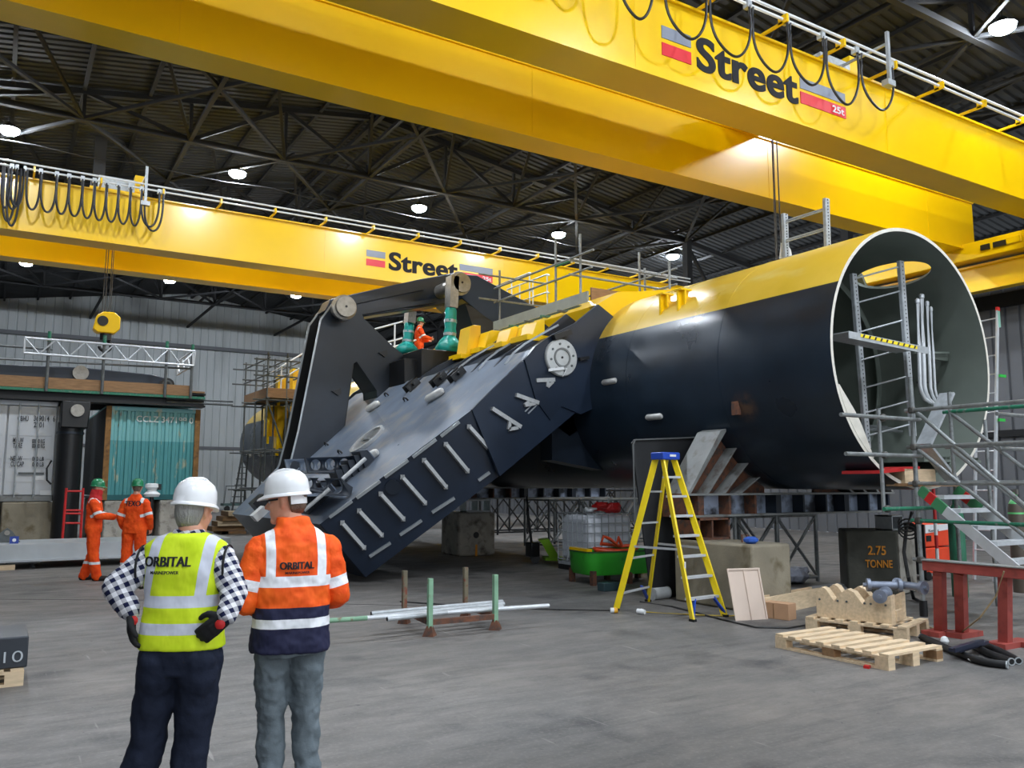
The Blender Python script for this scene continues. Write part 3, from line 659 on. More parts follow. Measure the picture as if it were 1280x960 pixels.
# light-coloured bracket bars across the side face
bars = [((428, 653), (455, 684)), ((449, 638), (477, 668)), ((476, 617), (504, 648)), ((503, 596), (531, 628)), ((530, 575), (557, 608)), ((557, 555), (584, 588)), ((586, 533), (617, 567))]
barm = M('bracket_bar_grey', (176, 178, 178), .45, .3, .1, 20)
for a, b in bars:
    p0, p1 = on_side(*a, .05), on_side(*b, .05)
    mb = MB(); mb.beam(p0, p1, .06, .075, nn)
    for q in (p0, p1): mb.beam(q, on_side(*(a if q is p0 else b), -.02), .07, .07)
    ob = mb.build('side_bracket', barm, leg)
def abar(p, q, r_):
    mb = MB()
    P_, Q_, R_ = on_side(*p, .05), on_side(*q, .05), on_side(*r_, .05); mid = P_.lerp(Q_, .62)
    mb.beam(P_, Q_, .06, .07, nn); mb.beam(mid, R_, .05, .06, nn); mb.beam(R_, Q_.lerp(R_, .25), .05, .06, nn)
    mb.build('side_bracket', barm, leg)
abar((613, 511), (649, 534), (634, 537)); abar((643, 494), (671, 504), (654, 507)); abar((668, 476), (691, 475), (682, 484))
for (a, b) in (((696, 482), (710, 470)), ((676, 498), (690, 484)), ((657, 516), (671, 502)), ((714, 470), (721, 463))):
    for d in (-2, 2): MB().beam(on_side(a[0] + d, a[1] + d * .6, .03), on_side(b[0] + d, b[1] + d * .6, .03), .02, .02, nn).build('edge_strip', edge, leg)
MB().beam(onY(724, 449, YL - .1), onY(736, 447, YL - .1), .05, .06).build('hinge_stop', black, leg)
MB().beam(onY(692, 422, YL - .12), onY(713, 415, YL - .12), .1, .1).build('hinge_stop', black, leg)
q = on_side(491, 608, .01); q2 = on_side(491, 608, .05)
MB().tube(q, q2, .13, 24).build('blank_flange', navyd, leg)
# oval manhole on the top face: ring + dark well
mc = top(460, 551); mn = nn
well = MB().lathe([(.36, .03), (.36, .07), (.42, .07), (.42, .0), (.36, .0), (.36, .03)], mc, nn, 40).build('manhole_ring', barm, leg)
MB().lathe([(.355, .012), (.355, .02), (.01, .02)], mc, nn, 40).build('manhole_well', M('dark_opening', (14, 15, 15), .8), leg)
MB().beam(mc + nn * .05 - Vector((0, .15, 0)), mc + nn * .05 + Vector((0, .2, 0)), .03, .02).build('manhole_bar', barm, leg)
# anodes on the top face
for (x, y, l_) in ((543, 494, .46), (466, 508, .4), (461, 571, .46)):
    capsule(top(x, y, .07), (.5, -.8, .45), l_, .08).build('zinc_anode', zinc, leg)
# small padeyes and hoop eyes
for (x, y) in ((517, 485), (551, 478), (573, 472)):
    q = top(x, y); mb = MB()
    for d in (-.1, .1): mb.box(q + Vector((0, d, 0)) + nn * .08, (.34, .03, .16), Matrix.Rotation(-math.atan(SLP), 3, 'Y'))
    mb.tube(q + nn * .1 - Vector((0, .2, 0)), q + nn * .1 + Vector((0, .2, 0)), .035, 8); mb.build('padeye', black, leg)
for (x, y) in ((508, 501), (484, 495), (409, 557), (426, 567)):
    q = top(x, y); MB().path([q + Vector((0, .09 * math.cos(a_), 0)) + nn * (.09 * math.sin(a_)) for a_ in [i * math.pi / 8 for i in range(9)]], .02, 6).build('hoop_eye', black, leg)
# weld line across top
MB().beam(top(468, 510, .004), top(498, 556, .004), .03, .012, nn).build('weld_line', legtop, leg)
# ---- stepped gusset boxes with round lightening holes near the tip
def holed_plate(poly, holes, th, nm, m=navyd):
    me_ob = MB().prism(poly, (0, th, 0)).build(nm, m, leg)
    cb = MB()
    for (c, r_) in holes: cb.tube(c + Vector((0, -.2, 0)), c + Vector((0, .2 + th, 0)), r_, 24)
    cu = cb.build('c', m, None)
    cu.location = (0, 0, 0); OFF[cu] = Vector()
    cu.data.transform(Matrix.Translation(-OFF[leg])); cu.parent = leg
    bo = me_ob.modifiers.new('h', 'BOOLEAN'); bo.object = cu; bo.solver = 'EXACT'
    me = evalmesh(me_ob, nm); me_ob.modifiers.clear(); me_ob.data = me; bpy.data.objects.remove(cu)
    return me_ob
def gusset(Yq, poly, holes, r_):
    Yg = top(*Yq).y; P_ = [onY(a, b, Yg) for a, b in poly]; hs_ = [(onY(a, b, Yg), r2) for (a, b), r2 in zip(holes, r_)]
    for k_ in range(2):
        dv = Vector((0, k_ * 1.25, 0)); holed_plate([q + dv for q in P_], [(c + dv, r2) for c, r2 in hs_], .05, 'gusset_plate', navyd if k_ == 0 else legtop)
    zs_ = min(q.z for q in P_); xs_ = [q.x for q in P_]
    MB().bb(min(xs_), max(xs_) - .1, Yg + .05, Yg + 1.25, zs_, zs_ + .04).build('gusset_shelf', legtop, leg)
gusset((456, 580), ((381, 572), (455, 570), (463, 577), (452, 589), (385, 591)), ((395, 581), (413, 580.5), (431, 580), (447, 578)), (.1, .105, .105, .085))
gusset((438, 619), ((376, 597), (425, 598), (441, 609), (439, 620), (414, 619), (378, 611)), ((385, 604), (402, 604), (421, 608)), (.09, .1, .12))
RM_ = Matrix.Rotation(-math.atan(SLP), 3, 'Y')
for pts_, bar_ in ((((463, 579), (456, 584), (448, 590), (440, 596), (433, 602)), ((428, 599), (457, 573))), (((414, 618), (407, 625), (400, 631), (393, 637)), ((380, 638), (412, 611)))):
    for (x, y) in pts_:
        q = top(x, y); MB().prism([q + sd * -.13, q + sd * .1, q + sd * .1 + nn * .22, q + sd * -.02 + nn * .3], (0, .42, 0)).build('rib_fin', navyd, leg)
        MB().prism([q + sd * .11, q + sd * .13, q + sd * .13 + nn * .23, q + sd * .11 + nn * .23], (0, .42, 0)).build('rib_edge', legtop, leg)
    MB().tube(top(*bar_[0], .34), top(*bar_[1], .34), .035, 8).build('handrail_bar', barm, leg)
MB().box(top(324, 642, .08), (.3, .26, .16), Matrix.Rotation(-math.atan(SLP), 3, 'Y')).build('tip_clamp', white, leg)
MB().box(top(324, 628, .12), (.3, .4, .22), Matrix.Rotation(-math.atan(SLP), 3, 'Y')).build('tip_bracket', black, leg)
# ---- bell crank: twin triangular plates
YP = 18.8
ck = [(416, 381), (420, 374), (428, 371), (437, 372), (446, 380), (455, 398), (490, 432), (525, 460), (540, 472), (530, 478), (515, 478), (490, 487), (472, 500), (471, 488), (446, 452), (441, 455), (430, 533), (388, 573), (370, 592), (355, 598), (364, 580), (374, 540), (388, 470), (402, 400)]
poly = [onY(a, b, YP) for a, b in ck]
MB().prism(poly, (0, .05, 0)).build('crank_plate', navyd, leg)
poly2 = [q + Vector((0, .85, 0)) for q in poly]
MB().prism(poly2, (0, .05, 0)).build('crank_plate', black, leg)
# flange strips round the notch and light leading edges
NT_ = [onY(a, b, YP + .02) for a, b in ((472, 500), (471, 488), (446, 452), (441, 455), (430, 533))]
mb = MB()
for u, v_ in zip(NT_[:-1], NT_[1:]): mb.prism([u, v_, v_ + Vector((.03, 0, .03)), u + Vector((.03, 0, .03))], (0, .85, 0))
mb.build('notch_flange', black, leg)
for dy in (0, .85):
    EP = [onY(a, b, YP) + Vector((-.012, dy, 0)) for a, b in ((416, 381), (402, 400), (388, 470), (374, 540), (364, 580), (355, 598))]
    mb = MB()
    for u, v_ in zip(EP[:-1], EP[1:]): mb.beam(u + Vector((0, .025, 0)), v_ + Vector((0, .025, 0)), .056, .02, (0, 1, 0))
    mb.build('plate_edge', edge, leg)
for (x, y) in ((421, 489), (479, 441)):
    q = onY(x, y, YP - .05); MB().prism([q + Vector((-.12, 0, 0)), q + Vector((.1, 0, .08)), q + Vector((.12, 0, -.05)), q + Vector((.05, 0, -.1))], (0, .06, 0)).build('lifting_lug', black, leg)
# pins
def pin(x, y, Y, r_, nm='linkage_pin'):
    c = onY(x, y, Y); mb = MB().lathe([(.02, 0), (r_ * .8, 0), (r_ * .8, .1), (r_, .12), (r_, .2), (r_ * .62, .22), (r_ * .62, 1.75)], c, (0, 1, 0), 32)
    ob = mb.build(nm, steel, leg); MB().tube(c + Vector((0, -.006, 0)), c + Vector((0, .01, 0)), .03, 10).build('pin_centre', black, ob); return c
P1 = pin(433, 383, 18.25, .3); P2 = pin(578, 353, 17.75, .3)
# link arm between the pins
A1 = onY(424, 384, YP); A2 = onY(572, 356, YP)
d = (A2 - A1).normalized(); up_ = Vector((-d.z, 0, d.x))
def armpoly(y, o): return [A1 + up_ * (.25 + o) - d * .1, A2 + up_ * (.34 + o) - d * .9, A2 + up_ * (.34 + o) + d * .1, A2 + d * .35, A2 - up_ * (.4 + o) + d * .1, A2 - up_ * (.4 + o) - d * .8, A1 - up_ * (.3 + o) + d * .2, A1 - d * .3]
q = [Vector((v_.x, 18.95, v_.z)) for v_ in armpoly(0, 0)]
MB().prism(q, (0, .62, 0)).build('link_arm', navy, leg, bevel=.02)
MB().beam(Vector((A1.x, 18.9, A1.z)) + d * .4 + up_ * .06, Vector((A2.x, 18.9, A2.z)) - d * .95 + up_ * .1, .1, .1, (0, 1, 0)).beam(Vector((A1.x, 18.9, A1.z)) + d * .4 - up_ * .22, Vector((A2.x, 18.9, A2.z)) - d * .7 - up_ * .28, .1, .14, (0, 1, 0)).build('arm_flange', navyd, leg)
# second arm down to the hull
B1 = onY(575, 360, 19.0); B2 = onY(662, 415, 18.2)
MB().prism([B1 + Vector((-.2, -.3, .3)), B1 + Vector((.35, -.3, .32)), B2 + Vector((.2, -.3, .55)), B2 + Vector((.2, -.3, -.35)), B1 + Vector((.9, -.3, -.95)), B1 + Vector((-.1, -.3, -.35))], (0, 1.5, 0)).build('hull_arm', navy, leg, bevel=.02)
MB().prism([B1 + Vector((.0, -.2, -.3)), B1 + Vector((1.0, -.2, -.8)), B2 + Vector((0, -.2, -.2)), B2 + Vector((0, -.2, -1.1)), B1 + Vector((.5, -.2, -1.6))], (0, 1.3, 0)).build('arm_web', black, leg)
# wrapped rams
teal = M('teal_plastic_wrap', (30, 158, 146), .35, 0, .18, 5, bump=.5, bsc=9)
tape = M('silver_tape', (176, 184, 184), .35, .3, .1)
def ram(xt, yt_, xb2, yb2, Y, k_):
    a_, b_ = onY(xt, yt_, Y), onY(xb2, yb2, Y); dv = b_ - a_; L_ = dv.length; dv.normalize()
    prof = []
    pr = [(0, .1), (.08, .14), (.2, .135), (.3, .15), (.45, .135), (.55, .15), (.62, .14), (.7, .22), (.8, .31), (.88, .33), (.95, .3), (1, .26)]
    fr_, s_ = frame(dv); rg = []
    for f, r_ in pr:
        rg.append([a_ + dv * (f * L_) + (fr_ * math.cos(t_) + s_ * math.sin(t_)) * (r_ * k_ * (1 + .07 * math.sin(5 * t_ + f * 20) + .04 * math.sin(9 * t_ - f * 13))) for t_ in [2 * math.pi * i / 28 for i in range(28)]])
    rm = MB().loft(rg).build('wrapped_ram', teal, leg, sharp=60)
    for f in (.31, .58): MB().tube(a_ + dv * (f - .03) * L_, a_ + dv * (f + .03) * L_, .158 * k_, 20).build('tape_band', tape, rm)
    MB().beam(a_ - dv * .75, a_ + dv * .05, .22, .3, (0, 1, 0)).build('ram_eye', steel, rm)
    return a_, b_
ram(564, 383, 561, 444, 17.9, 1.0); ram(512, 402, 508, 444, 20.3, .95)
q = onY(553, 455, 17.7); MB().bb(q.x - .6, q.x + .75, 17.6, 18.7, q.z - .5, q.z + .32).bb(q.x - .9, q.x - .55, 17.9, 18.8, q.z - .6, q.z + .1).build('ram_bracket', black, leg, bevel=.02)
q = onY(572, 451, 17.4); MB().tube(q, q + Vector((0, .4, 0)), .15, 20).build('ram_pin', steel, leg)
# ================================================================== PEOPLE
def cap(mb, p, q, r1, r2=None, n=12, m=0):
    p = Vector(p); q = Vector(q); r2 = r1 if r2 is None else r2; d = (q - p).normalized(); a, b = frame(d); rg = []
    for s_ in (-80, -45, 0): rg.append((p + d * r1 * math.sin(R(s_)), r1 * math.cos(R(s_))))
    for s_ in (0, 45, 80): rg.append((q + d * r2 * math.sin(R(s_)), r2 * math.cos(R(s_))))
    return mb.loft([[o + a * (rr * math.cos(2 * math.pi * i / n)) + b * (rr * math.sin(2 * math.pi * i / n)) for i in range(n)] for o, rr in rg], True, True, m)
def chain(mb, pts, rs, n=14):
    for i in range(len(pts) - 1): cap(mb, pts[i], pts[i + 1], rs[i], rs[i + 1], n)
def ell(mb, rings, n=32, pw=2.4):
    rg = []
    for (x, y, z, rx, ry) in rings:
        r_ = []
        for i in range(n):
            t_ = 2 * math.pi * i / n; c_, s_ = math.cos(t_), math.sin(t_)
            r_.append(Vector((x + rx * math.copysign(abs(c_) ** (2 / pw), c_), y + ry * math.copysign(abs(s_) ** (2 / pw), s_), z)))
        rg.append(r_)
    return mb.loft(rg)
def organic(mb, name, mats, parent, vox=.01, sm=4, wrinkle=0, wsize=.12, sharp=80):
    ob = mb.build('tmp', mats, None)
    r_ = ob.modifiers.new('r', 'REMESH'); r_.mode = 'VOXEL'; r_.voxel_size = vox
    s_ = ob.modifiers.new('s', 'SMOOTH'); s_.factor = .5; s_.iterations = sm
    if wrinkle:
        tx = bpy.data.textures.new('w', 'CLOUDS'); tx.noise_scale = wsize; tx.noise_depth = 2
        d_ = ob.modifiers.new('d', 'DISPLACE'); d_.texture = tx; d_.strength = wrinkle; d_.mid_level = .5; d_.texture_coords = 'LOCAL'
    me = evalmesh(ob, name); bpy.data.objects.remove(ob)
    me.polygons.foreach_set('use_smooth', [True] * len(me.polygons))
    me.materials.clear()
    for x in (mats if isinstance(mats, (list, tuple)) else [mats]): me.materials.append(x)
    o = bpy.data.objects.new(name, me); COL.objects.link(o); o.parent = parent; OFF[o] = Vector(); return o
def hand(mb, wrist, d, nrm, thumb, g=0.0, curl=.5):
    d = Vector(d).normalized(); nrm = Vector(nrm); nrm = (nrm - d * nrm.dot(d)).normalized(); s_ = Vector(thumb); s_ = (s_ - d * s_.dot(d) - nrm * s_.dot(nrm)).normalized()
    w_ = Vector(wrist)
    for k_ in (-.027, -.009, .009, .027): cap(mb, w_ + s_ * k_ * .7 + d * .012, w_ + s_ * k_ + d * .085, .015 + g, .013 + g, 8)
    for i, (k_, L_) in enumerate(((.030, .07), (.010, .08), (-.010, .074), (-.029, .058))):
        p_ = w_ + s_ * k_ + d * .09; a_ = 0
        for j, f in enumerate((.45, .32, .25)):
            a_ += curl * (.5 + .25 * j)
            q_ = p_ + (d * math.cos(a_) + nrm * math.sin(a_) + s_ * k_ * 1.6) * (L_ * f)
            cap(mb, p_, q_, .0095 - j * .0008 + g, .0088 - j * .001 + g, 8); p_ = q_
    b_ = w_ + s_ * .03 + d * .03; c_ = b_ + (s_ * .75 + d * .6 + nrm * .15) * .042; e_ = c_ + (s_ * .25 + d * .85 + nrm * .35) * .034; f_ = e_ + (d * .85 + nrm * .45) * .024
    cap(mb, b_, c_, .014 + g, .011 + g, 8); cap(mb, c_, e_, .011 + g, .0095 + g, 8); cap(mb, e_, f_, .0095 + g, .008 + g, 8)
def headpts(c, yaw, pitch=0):
    rm = Matrix.Rotation(yaw, 3, 'Z') @ Matrix.Rotation(pitch, 3, 'X'); c = Vector(c)
    return lambda x, y, z: c + rm @ (Vector((x, y, z)) * .92)
def head(mb, H):           # H maps head coordinates (y = face forward), centre at ear level
    rg = []
    for (yy, z, rx, ry) in ((.01, .122, .02, .03), (.0, .113, .05, .066), (-.004, .085, .07, .09), (-.004, .04, .077, .1), (0, 0, .074, .097), (.012, -.045, .066, .083), (.03, -.085, .052, .06), (.042, -.11, .034, .036), (.046, -.12, .016, .016)):
        rg.append([H(rx * math.cos(t_), yy + ry * math.sin(t_), z) for t_ in [2 * math.pi * i / 24 for i in range(24)]])
    mb.loft(rg)
    cap(mb, H(0, .094, .012), H(0, .118, -.022), .009, .013, 10); cap(mb, H(-.012, .104, -.028), H(.012, .104, -.028), .009, .009, 8)
    for s_ in (-1, 1):
        cap(mb, H(s_ * .012, .092, .03), H(s_ * .05, .078, .03), .011, .011, 8)
        cap(mb, H(s_ * .076, -.005, .022), H(s_ * .074, .0, -.025), .014, .009, 10); cap(mb, H(s_ * .083, -.012, .02), H(s_ * .08, -.008, -.012), .012, .008, 10)
        cap(mb, H(s_ * .045, .07, -.015), H(s_ * .03, .07, -.05), .016, .016, 8)
    cap(mb, H(-.02, .089, -.06), H(.02, .089, -.06), .0085, .0085, 8); cap(mb, H(-.017, .086, -.073), H(.017, .086, -.073), .0085, .0085, 8)
    cap(mb, H(-.012, .078, -.1), H(.012, .078, -.1), .02, .02, 8)
def face_bits(H, parent, off):
    for s_ in (-1, 1):
        MB().ball(H(s_ * .032, .079, .01), .0125, 12).build('eye', white, parent)
def helmet(H, mat, parent, s=1.0):
    rg = []; N = 40
    def rr(rx, ry, z, yo=0, peak=0):
        out = []
        for i in range(N):
            t_ = 2 * math.pi * i / N; f = max(0, math.sin(t_)) ** 4
            out.append(H(rx * math.cos(t_) * s, (yo + (ry + peak * f) * math.sin(t_)) * s, .03 + z * s - peak * f * .25))
        return out
    for rx, ry, z, pk in ((.098, .116, -.002, .03), (.114, .13, .0, .045), (.113, .129, .01, .04), (.104, .121, .018, .01), (.104, .121, .05, 0), (.1, .116, .085, 0), (.087, .102, .115, 0), (.063, .076, .137, 0), (.03, .036, .148, 0), (.008, .01, .15, 0)): rg.append(rr(rx, ry, z, -.005, pk))
    mb = MB().loft(rg)
    ob = mb.build('hard_hat', mat, parent, sharp=45)
    rd = MB()
    for k_ in (-.028, 0, .028):
        pts = [H(k_ * s, (-.005 + .112 * math.sin(a_)) * s, .03 + (.018 + .134 * math.cos(a_)) * s) for a_ in [R(x) for x in range(-70, 71, 14)]]
        MB().path(pts, .008, 6).build('crown_rib', mat, ob)
    return ob
def drape(me_ob, target, dirn=(0, 1, 0), off=.006):
    bm = bmesh.new(); bm.from_mesh(target.data); bv = BVHTree.FromBMesh(bm); d = Vector(dirn)
    bm2 = bmesh.new(); bm2.from_mesh(me_ob.data); bmesh.ops.triangulate(bm2, faces=bm2.faces)
    for _ in range(4):
        bmesh.ops.subdivide_edges(bm2, edges=[e for e in bm2.edges if e.calc_length() > .01], cuts=1); bmesh.ops.triangulate(bm2, faces=bm2.faces)
    for v in bm2.verts:
        h = bv.ray_cast(v.co - d * 1.0, d)
        if h[0] is not None: v.co = h[0] - d * off
    bm2.to_mesh(me_ob.data); bm.free(); bm2.free()
def back_text(name, body, x0, x1, z0, z1, mat, parent, target, bold=.0012):
    # reads left to right when seen from behind (person faces +y)
    me = text_mesh(body, .1, 0, bold); xs_ = [v.co.x for v in me.vertices]; ys_ = [v.co.y for v in me.vertices]
    a, b, c, d = min(xs_), max(xs_), min(ys_), max(ys_)
    for v in me.vertices: v.co = Vector((x0 + (v.co.x - a) / (b - a) * (x1 - x0), -.5, z0 + (v.co.y - c) / (d - c) * (z1 - z0)))
    hv = (z1 - z0) * .05; bm = bmesh.new()
    for dx in (-hv, 0, hv):
        m3 = me.copy(); m3.transform(Matrix.Translation((dx, 0, 0))); bm.from_mesh(m3); bpy.data.meshes.remove(m3)
    bm.to_mesh(me); bm.free()
    me.materials.append(mat); ob = bpy.data.objects.new(name, me); COL.objects.link(ob); ob.parent = parent; drape(ob, target); return ob
skin = M('skin', (206, 150, 124), .5, 0, .06, 12)
def place(o, x, y, d, turn=0):
    q = atd(x, 606, d); o.location = (q.x, q.y, 0); o.rotation_euler = (0, 0, -TH + R(turn))
# ---- clothing materials with printed bands
refl = lin((222, 226, 236))
def plaid():
    t = NT('navy_white_gingham'); p = t.obj(); s_ = 1 / .042
    def chk(dv): return t.math('GREATER_THAN', t.math('FRACT', t.math('MULTIPLY', t.dot(p, dv), s_)), .5)
    a = chk((.75, .45, .45)); b = chk((-.45, .2, .85)); c = t.math('MULTIPLY', t.math('ADD', a, b), .5)
    k = t.mix(c, lin((232, 232, 236)), lin((24, 30, 62)))
    t.bump(t.noise(p, 14, 3), .4, .02); return t.fin(k, .85, 0, 0, .2)
def vestmat():
    t = NT('hi_vis_yellow_vest'); p = t.obj(); x, y, z = t.xyz(p)
    k = t.mix(t.ramp(t.noise(p, 8, 3), .3, .7), lin((196, 222, 22)), lin((222, 240, 50)))
    m = t.math('MAXIMUM', t.band(z, 1.112, 1.166), t.band(z, .99, 1.042))
    up_ = t.math('GREATER_THAN', z, 1.14)
    xl = t.math('ADD', x, t.math('MULTIPLY', t.math('SUBTRACT', 1.44, z), .17)); v1 = t.math('MULTIPLY', t.band(xl, -.135, -.085), up_)
    xr = t.math('SUBTRACT', x, t.math('MULTIPLY', t.math('SUBTRACT', z, 1.16), .12)); v2 = t.math('MULTIPLY', t.band(xr, .075, .125), up_)
    m = t.math('MAXIMUM', m, t.math('MAXIMUM', v1, v2))
    k = t.mix(m, k, lin((206, 210, 222)))
    t.bump(t.noise(t.scale(p, (1, 1, .45)), 9, 3), .35, .03); return t.fin(k, .7, 0, 0, .3)
blk_fab = M('black_fabric', (22, 22, 24), .85, 0, .2, 20)
navytr = M('navy_trouser_cloth', (30, 36, 52), .85, 0, .15, 12, bump=.4, bsc=14, spec=.2)
greytr = M('grey_trouser_cloth', (104, 114, 120), .85, 0, .12, 10, bump=.5, bsc=13, spec=.2)
hairg = M('grey_hair', (146, 144, 140), .7, 0, .3, 12, bump=.6, bsc=90, stretch=(1, 1, .25)); hairb = M('brown_hair', (104, 84, 70), .7, 0, .3, 40, bump=.5, bsc=120)
hatw = M('white_hard_hat_shell', (236, 237, 238), .25, 0, .02, 4, coat=.3); hatg = M('green_hard_hat_shell', (24, 122, 78), .3, 0, .06, 5, coat=.3)
shoe = M('boot_leather', (34, 28, 26), .6, 0, .2, 14)
def boots(parent, ankles, yaw=(0, 0)):
    for (a, w_) in zip(ankles, yaw):
        a = Vector(a); f = Vector((math.sin(w_), math.cos(w_), 0)); mb = MB()
        cap(mb, a + Vector((0, 0, .06)), Vector((a.x, a.y, .06)) - f * .02, .052, .055); cap(mb, Vector((a.x, a.y, .05)) - f * .03, Vector((a.x, a.y, .045)) + f * .16, .05, .045)
        cap(mb, Vector((a.x, a.y, .022)) - f * .05, Vector((a.x, a.y, .022)) + f * .18, .022, .022)
        organic(mb, 'boot', shoe, parent, .01, 2)
# -------------------------------------------------- person in yellow vest
m1 = thing('person', 'person in yellow hi-vis vest, checked shirt and white hard hat, hands on hips', 'person')
J = dict(sl=(-.16, 0, 1.335), sr=(.155, 0, 1.335), el=(-.3, -.06, 1.2), er=(.245, -.06, 1.18), wl=(-.222, -.07, 1.085), wr=(.236, -.15, 1.075), hl=(-.098, 0, .88), hr=(.085, 0, .88), kl=(-.15, .02, .47), kr=(.055, .02, .47), al=(-.235, -.02, .08), ar=(.03, -.01, .08))
HL = ((.1, -.1, -.95), (.9, .2, .1), (.2, -.95, .1)); HRR = ((-.75, .02, -.6), (.1, 1, .1), (-.6, .1, .75))
H1 = headpts((.01, .045, 1.545), R(-24), R(-8))
mb = MB(); head(mb, H1); chain(mb, [(.005, .02, 1.47), (0, 0, 1.36)], [.058, .066])
ell(mb, [(0, 0, .86, .15, .1), (0, 0, 1.0, .14, .1), (0, 0, 1.2, .145, .1), (0, 0, 1.36, .15, .085), (0, 0, 1.42, .08, .06)])
for a in 'lr':
    chain(mb, [J['s' + a], J['e' + a], J['w' + a]], [.05, .042, .03]); chain(mb, [J['h' + a], J['k' + a], J['a' + a]], [.075, .055, .04])
hand(mb, J['wl'], HL[0], HL[1], HL[2], 0, .45); hand(mb, J['wr'], HRR[0], HRR[1], HRR[2], 0, .35)
organic(mb, 'body', skin, m1, .0065, 3)
for a in 'l', 'r':
    mb = MB(); s_ = 1 if a == 'l' else -1
    hd = HL if a == 'l' else HRR; hand(mb, J['w' + a], hd[0], hd[1], hd[2], .0045, .45 if a == 'l' else .35)
    W_ = Vector(J['w' + a]); E_ = Vector(J['e' + a]); cap(mb, W_ + (E_ - W_) * .12, W_, .036, .034)
    gl = organic(mb, 'work_glove', blk_fab, m1, .0055, 2)
    MB().ball(W_ + Vector((s_ * .02, -.03, -.03)), .024, 10, 0, (1, .5, 1)).build('red_glove_patch', redp, gl)
mb = MB(); ell(mb, [(0, 0, .8, .17, .12), (-.005, 0, .91, .182, .13), (0, 0, 1.0, .172, .122)]); 
for a in 'lr':
    chain(mb, [J['h' + a], J['k' + a]], [.103, .083], 18); k_ = Vector(J['k' + a]); a_ = Vector(J['a' + a]); chain(mb, [k_, k_.lerp(a_, .55), a_ + Vector((0, 0, .0))], [.083, .078, .076], 18)
    cap(mb, Vector(J['h' + a]) + Vector((0, -.04, -.0)), Vector(J['h' + a]) + Vector((0, -.035, -.1)), .095, .09)
organic(mb, 'trousers', navytr, m1, .011, 3, .024, .08)
boots(m1, (J['al'], J['ar']), (-.3, .2))
gm = plaid()
mb = MB(); ell(mb, [(0, 0, 1.0, .15, .1), (0, 0, 1.25, .165, .105), (-.01, 0, 1.36, .16, .09), (0, .01, 1.43, .085, .065), (0, .02, 1.465, .068, .066)])
for a in 'lr': chain(mb, [J['s' + a], J['e' + a], Vector(J['w' + a]) + (Vector(J['e' + a]) - Vector(J['w' + a])) * .1], [.074, .064, .05])
organic(mb, 'checked_shirt', gm, m1, .009, 3, .02, .06)
vm = vestmat()
mb = MB(); ell(mb, [(-.005, 0, .915, .198, .138), (-.005, 0, 1.0, .19, .136), (-.003, 0, 1.14, .178, .128), (-.003, 0, 1.28, .192, .124), (-.006, 0, 1.345, .2, .112), (-.004, 0, 1.395, .19, .098), (-.0, .0, 1.432, .135, .085), (0, .01, 1.452, .085, .07)], 48, 2.5)
vest = organic(mb, 'hi_vis_vest', vm, m1, .009, 4, .014, .1)
back_text('vest_lettering', 'ORBITAL', -.165, .055, 1.3, 1.346, logo_blk, m1, vest)
back_text('vest_lettering', 'MARINEPOWER', -.13, .005, 1.266, 1.281, logo_blk, m1, vest, .001)
for sx in (-1, 1):
    pts = [(sx * .2 - .004, .1 * math.cos(a_) - 0, 1.29 + .1 * math.sin(a_)) for a_ in [R(x) for x in range(20, 341, 20)]]
    MB().path(pts, .006, 6).build('vest_piping', blk_fab, vest)
mb = MB(); rg = []
for (z, rx, ry, yo) in ((-.085, .05, .045, -.03), (-.06, .066, .07, -.022), (-.02, .08, .092, -.018), (.03, .084, .1, -.012), (.05, .082, .1, -.01)): rg.append([H1(rx * math.cos(t_), yo + ry * math.sin(t_), z) for t_ in [math.pi * (1.0 + .02) + math.pi * .96 * i / 20 for i in range(21)]])
mb.loft(rg, False, False); hr_ = mb.build('hair', hairg, m1); so = hr_.modifiers.new('s', 'SOLIDIFY'); so.thickness = .008
face_bits(H1, m1, None); hh = helmet(H1, hatw, m1)
place(m1, 238, 0, 4.05, 4)
# -------------------------------------------------- person in orange jacket
def jacket():
    t = NT('hi_vis_orange_jacket'); p = t.obj(); x, y, z = t.xyz(p)
    k = t.mix(t.ramp(t.noise(p, 7, 3), .3, .7), lin((236, 76, 18)), lin((255, 112, 30)))
    back = t.math('LESS_THAN', t.math('ABSOLUTE', x), .235)
    zl = t.math('ADD', z, 0.0)
    k = t.mix(t.math('LESS_THAN', zl, 1.075), k, lin((36, 38, 66)))
    # sleeves stay orange below the waist seam
    m = t.math('MAXIMUM', t.band(z, 1.175, 1.228), t.band(z, .975, 1.02))
    xa = t.math('ABSOLUTE', t.math('SUBTRACT', x, t.math('MULTIPLY', t.math('SINE', t.math('MULTIPLY', z, 11)), .006)))
    v = t.math('MULTIPLY', t.band(xa, .098, .142), t.math('GREATER_THAN', z, 1.18))
    m = t.math('MAXIMUM', m, v)
    k = t.mix(m, k, lin((238, 240, 244)))
    t.bump(t.noise(t.scale(p, (1, 1, .5)), 9, 3), .45, .03); return t.fin(k, .7, 0, 0, .3)
def sleeve(p0, d, pos):
    t = NT('hi_vis_orange_sleeve'); p = t.obj()
    k = t.mix(t.ramp(t.noise(p, 7, 3), .3, .7), lin((236, 76, 18)), lin((255, 112, 30)))
    for (pp, dd) in pos:
        dd = Vector(dd).normalized(); k = t.mix(t.math('MULTIPLY', t.band(t.dot(p, dd), dd.dot(Vector(pp)) - .026, dd.dot(Vector(pp)) + .026), t.math('LESS_THAN', t.dist(p, tuple(pp)), .16)), k, lin((238, 240, 244)))
    t.bump(t.noise(p, 12, 3), .45, .03); return t.fin(k, .7, 0, 0, .3)
m2 = thing('person', 'person in orange hi-vis jacket, grey trousers and white hard hat, looking left', 'person')
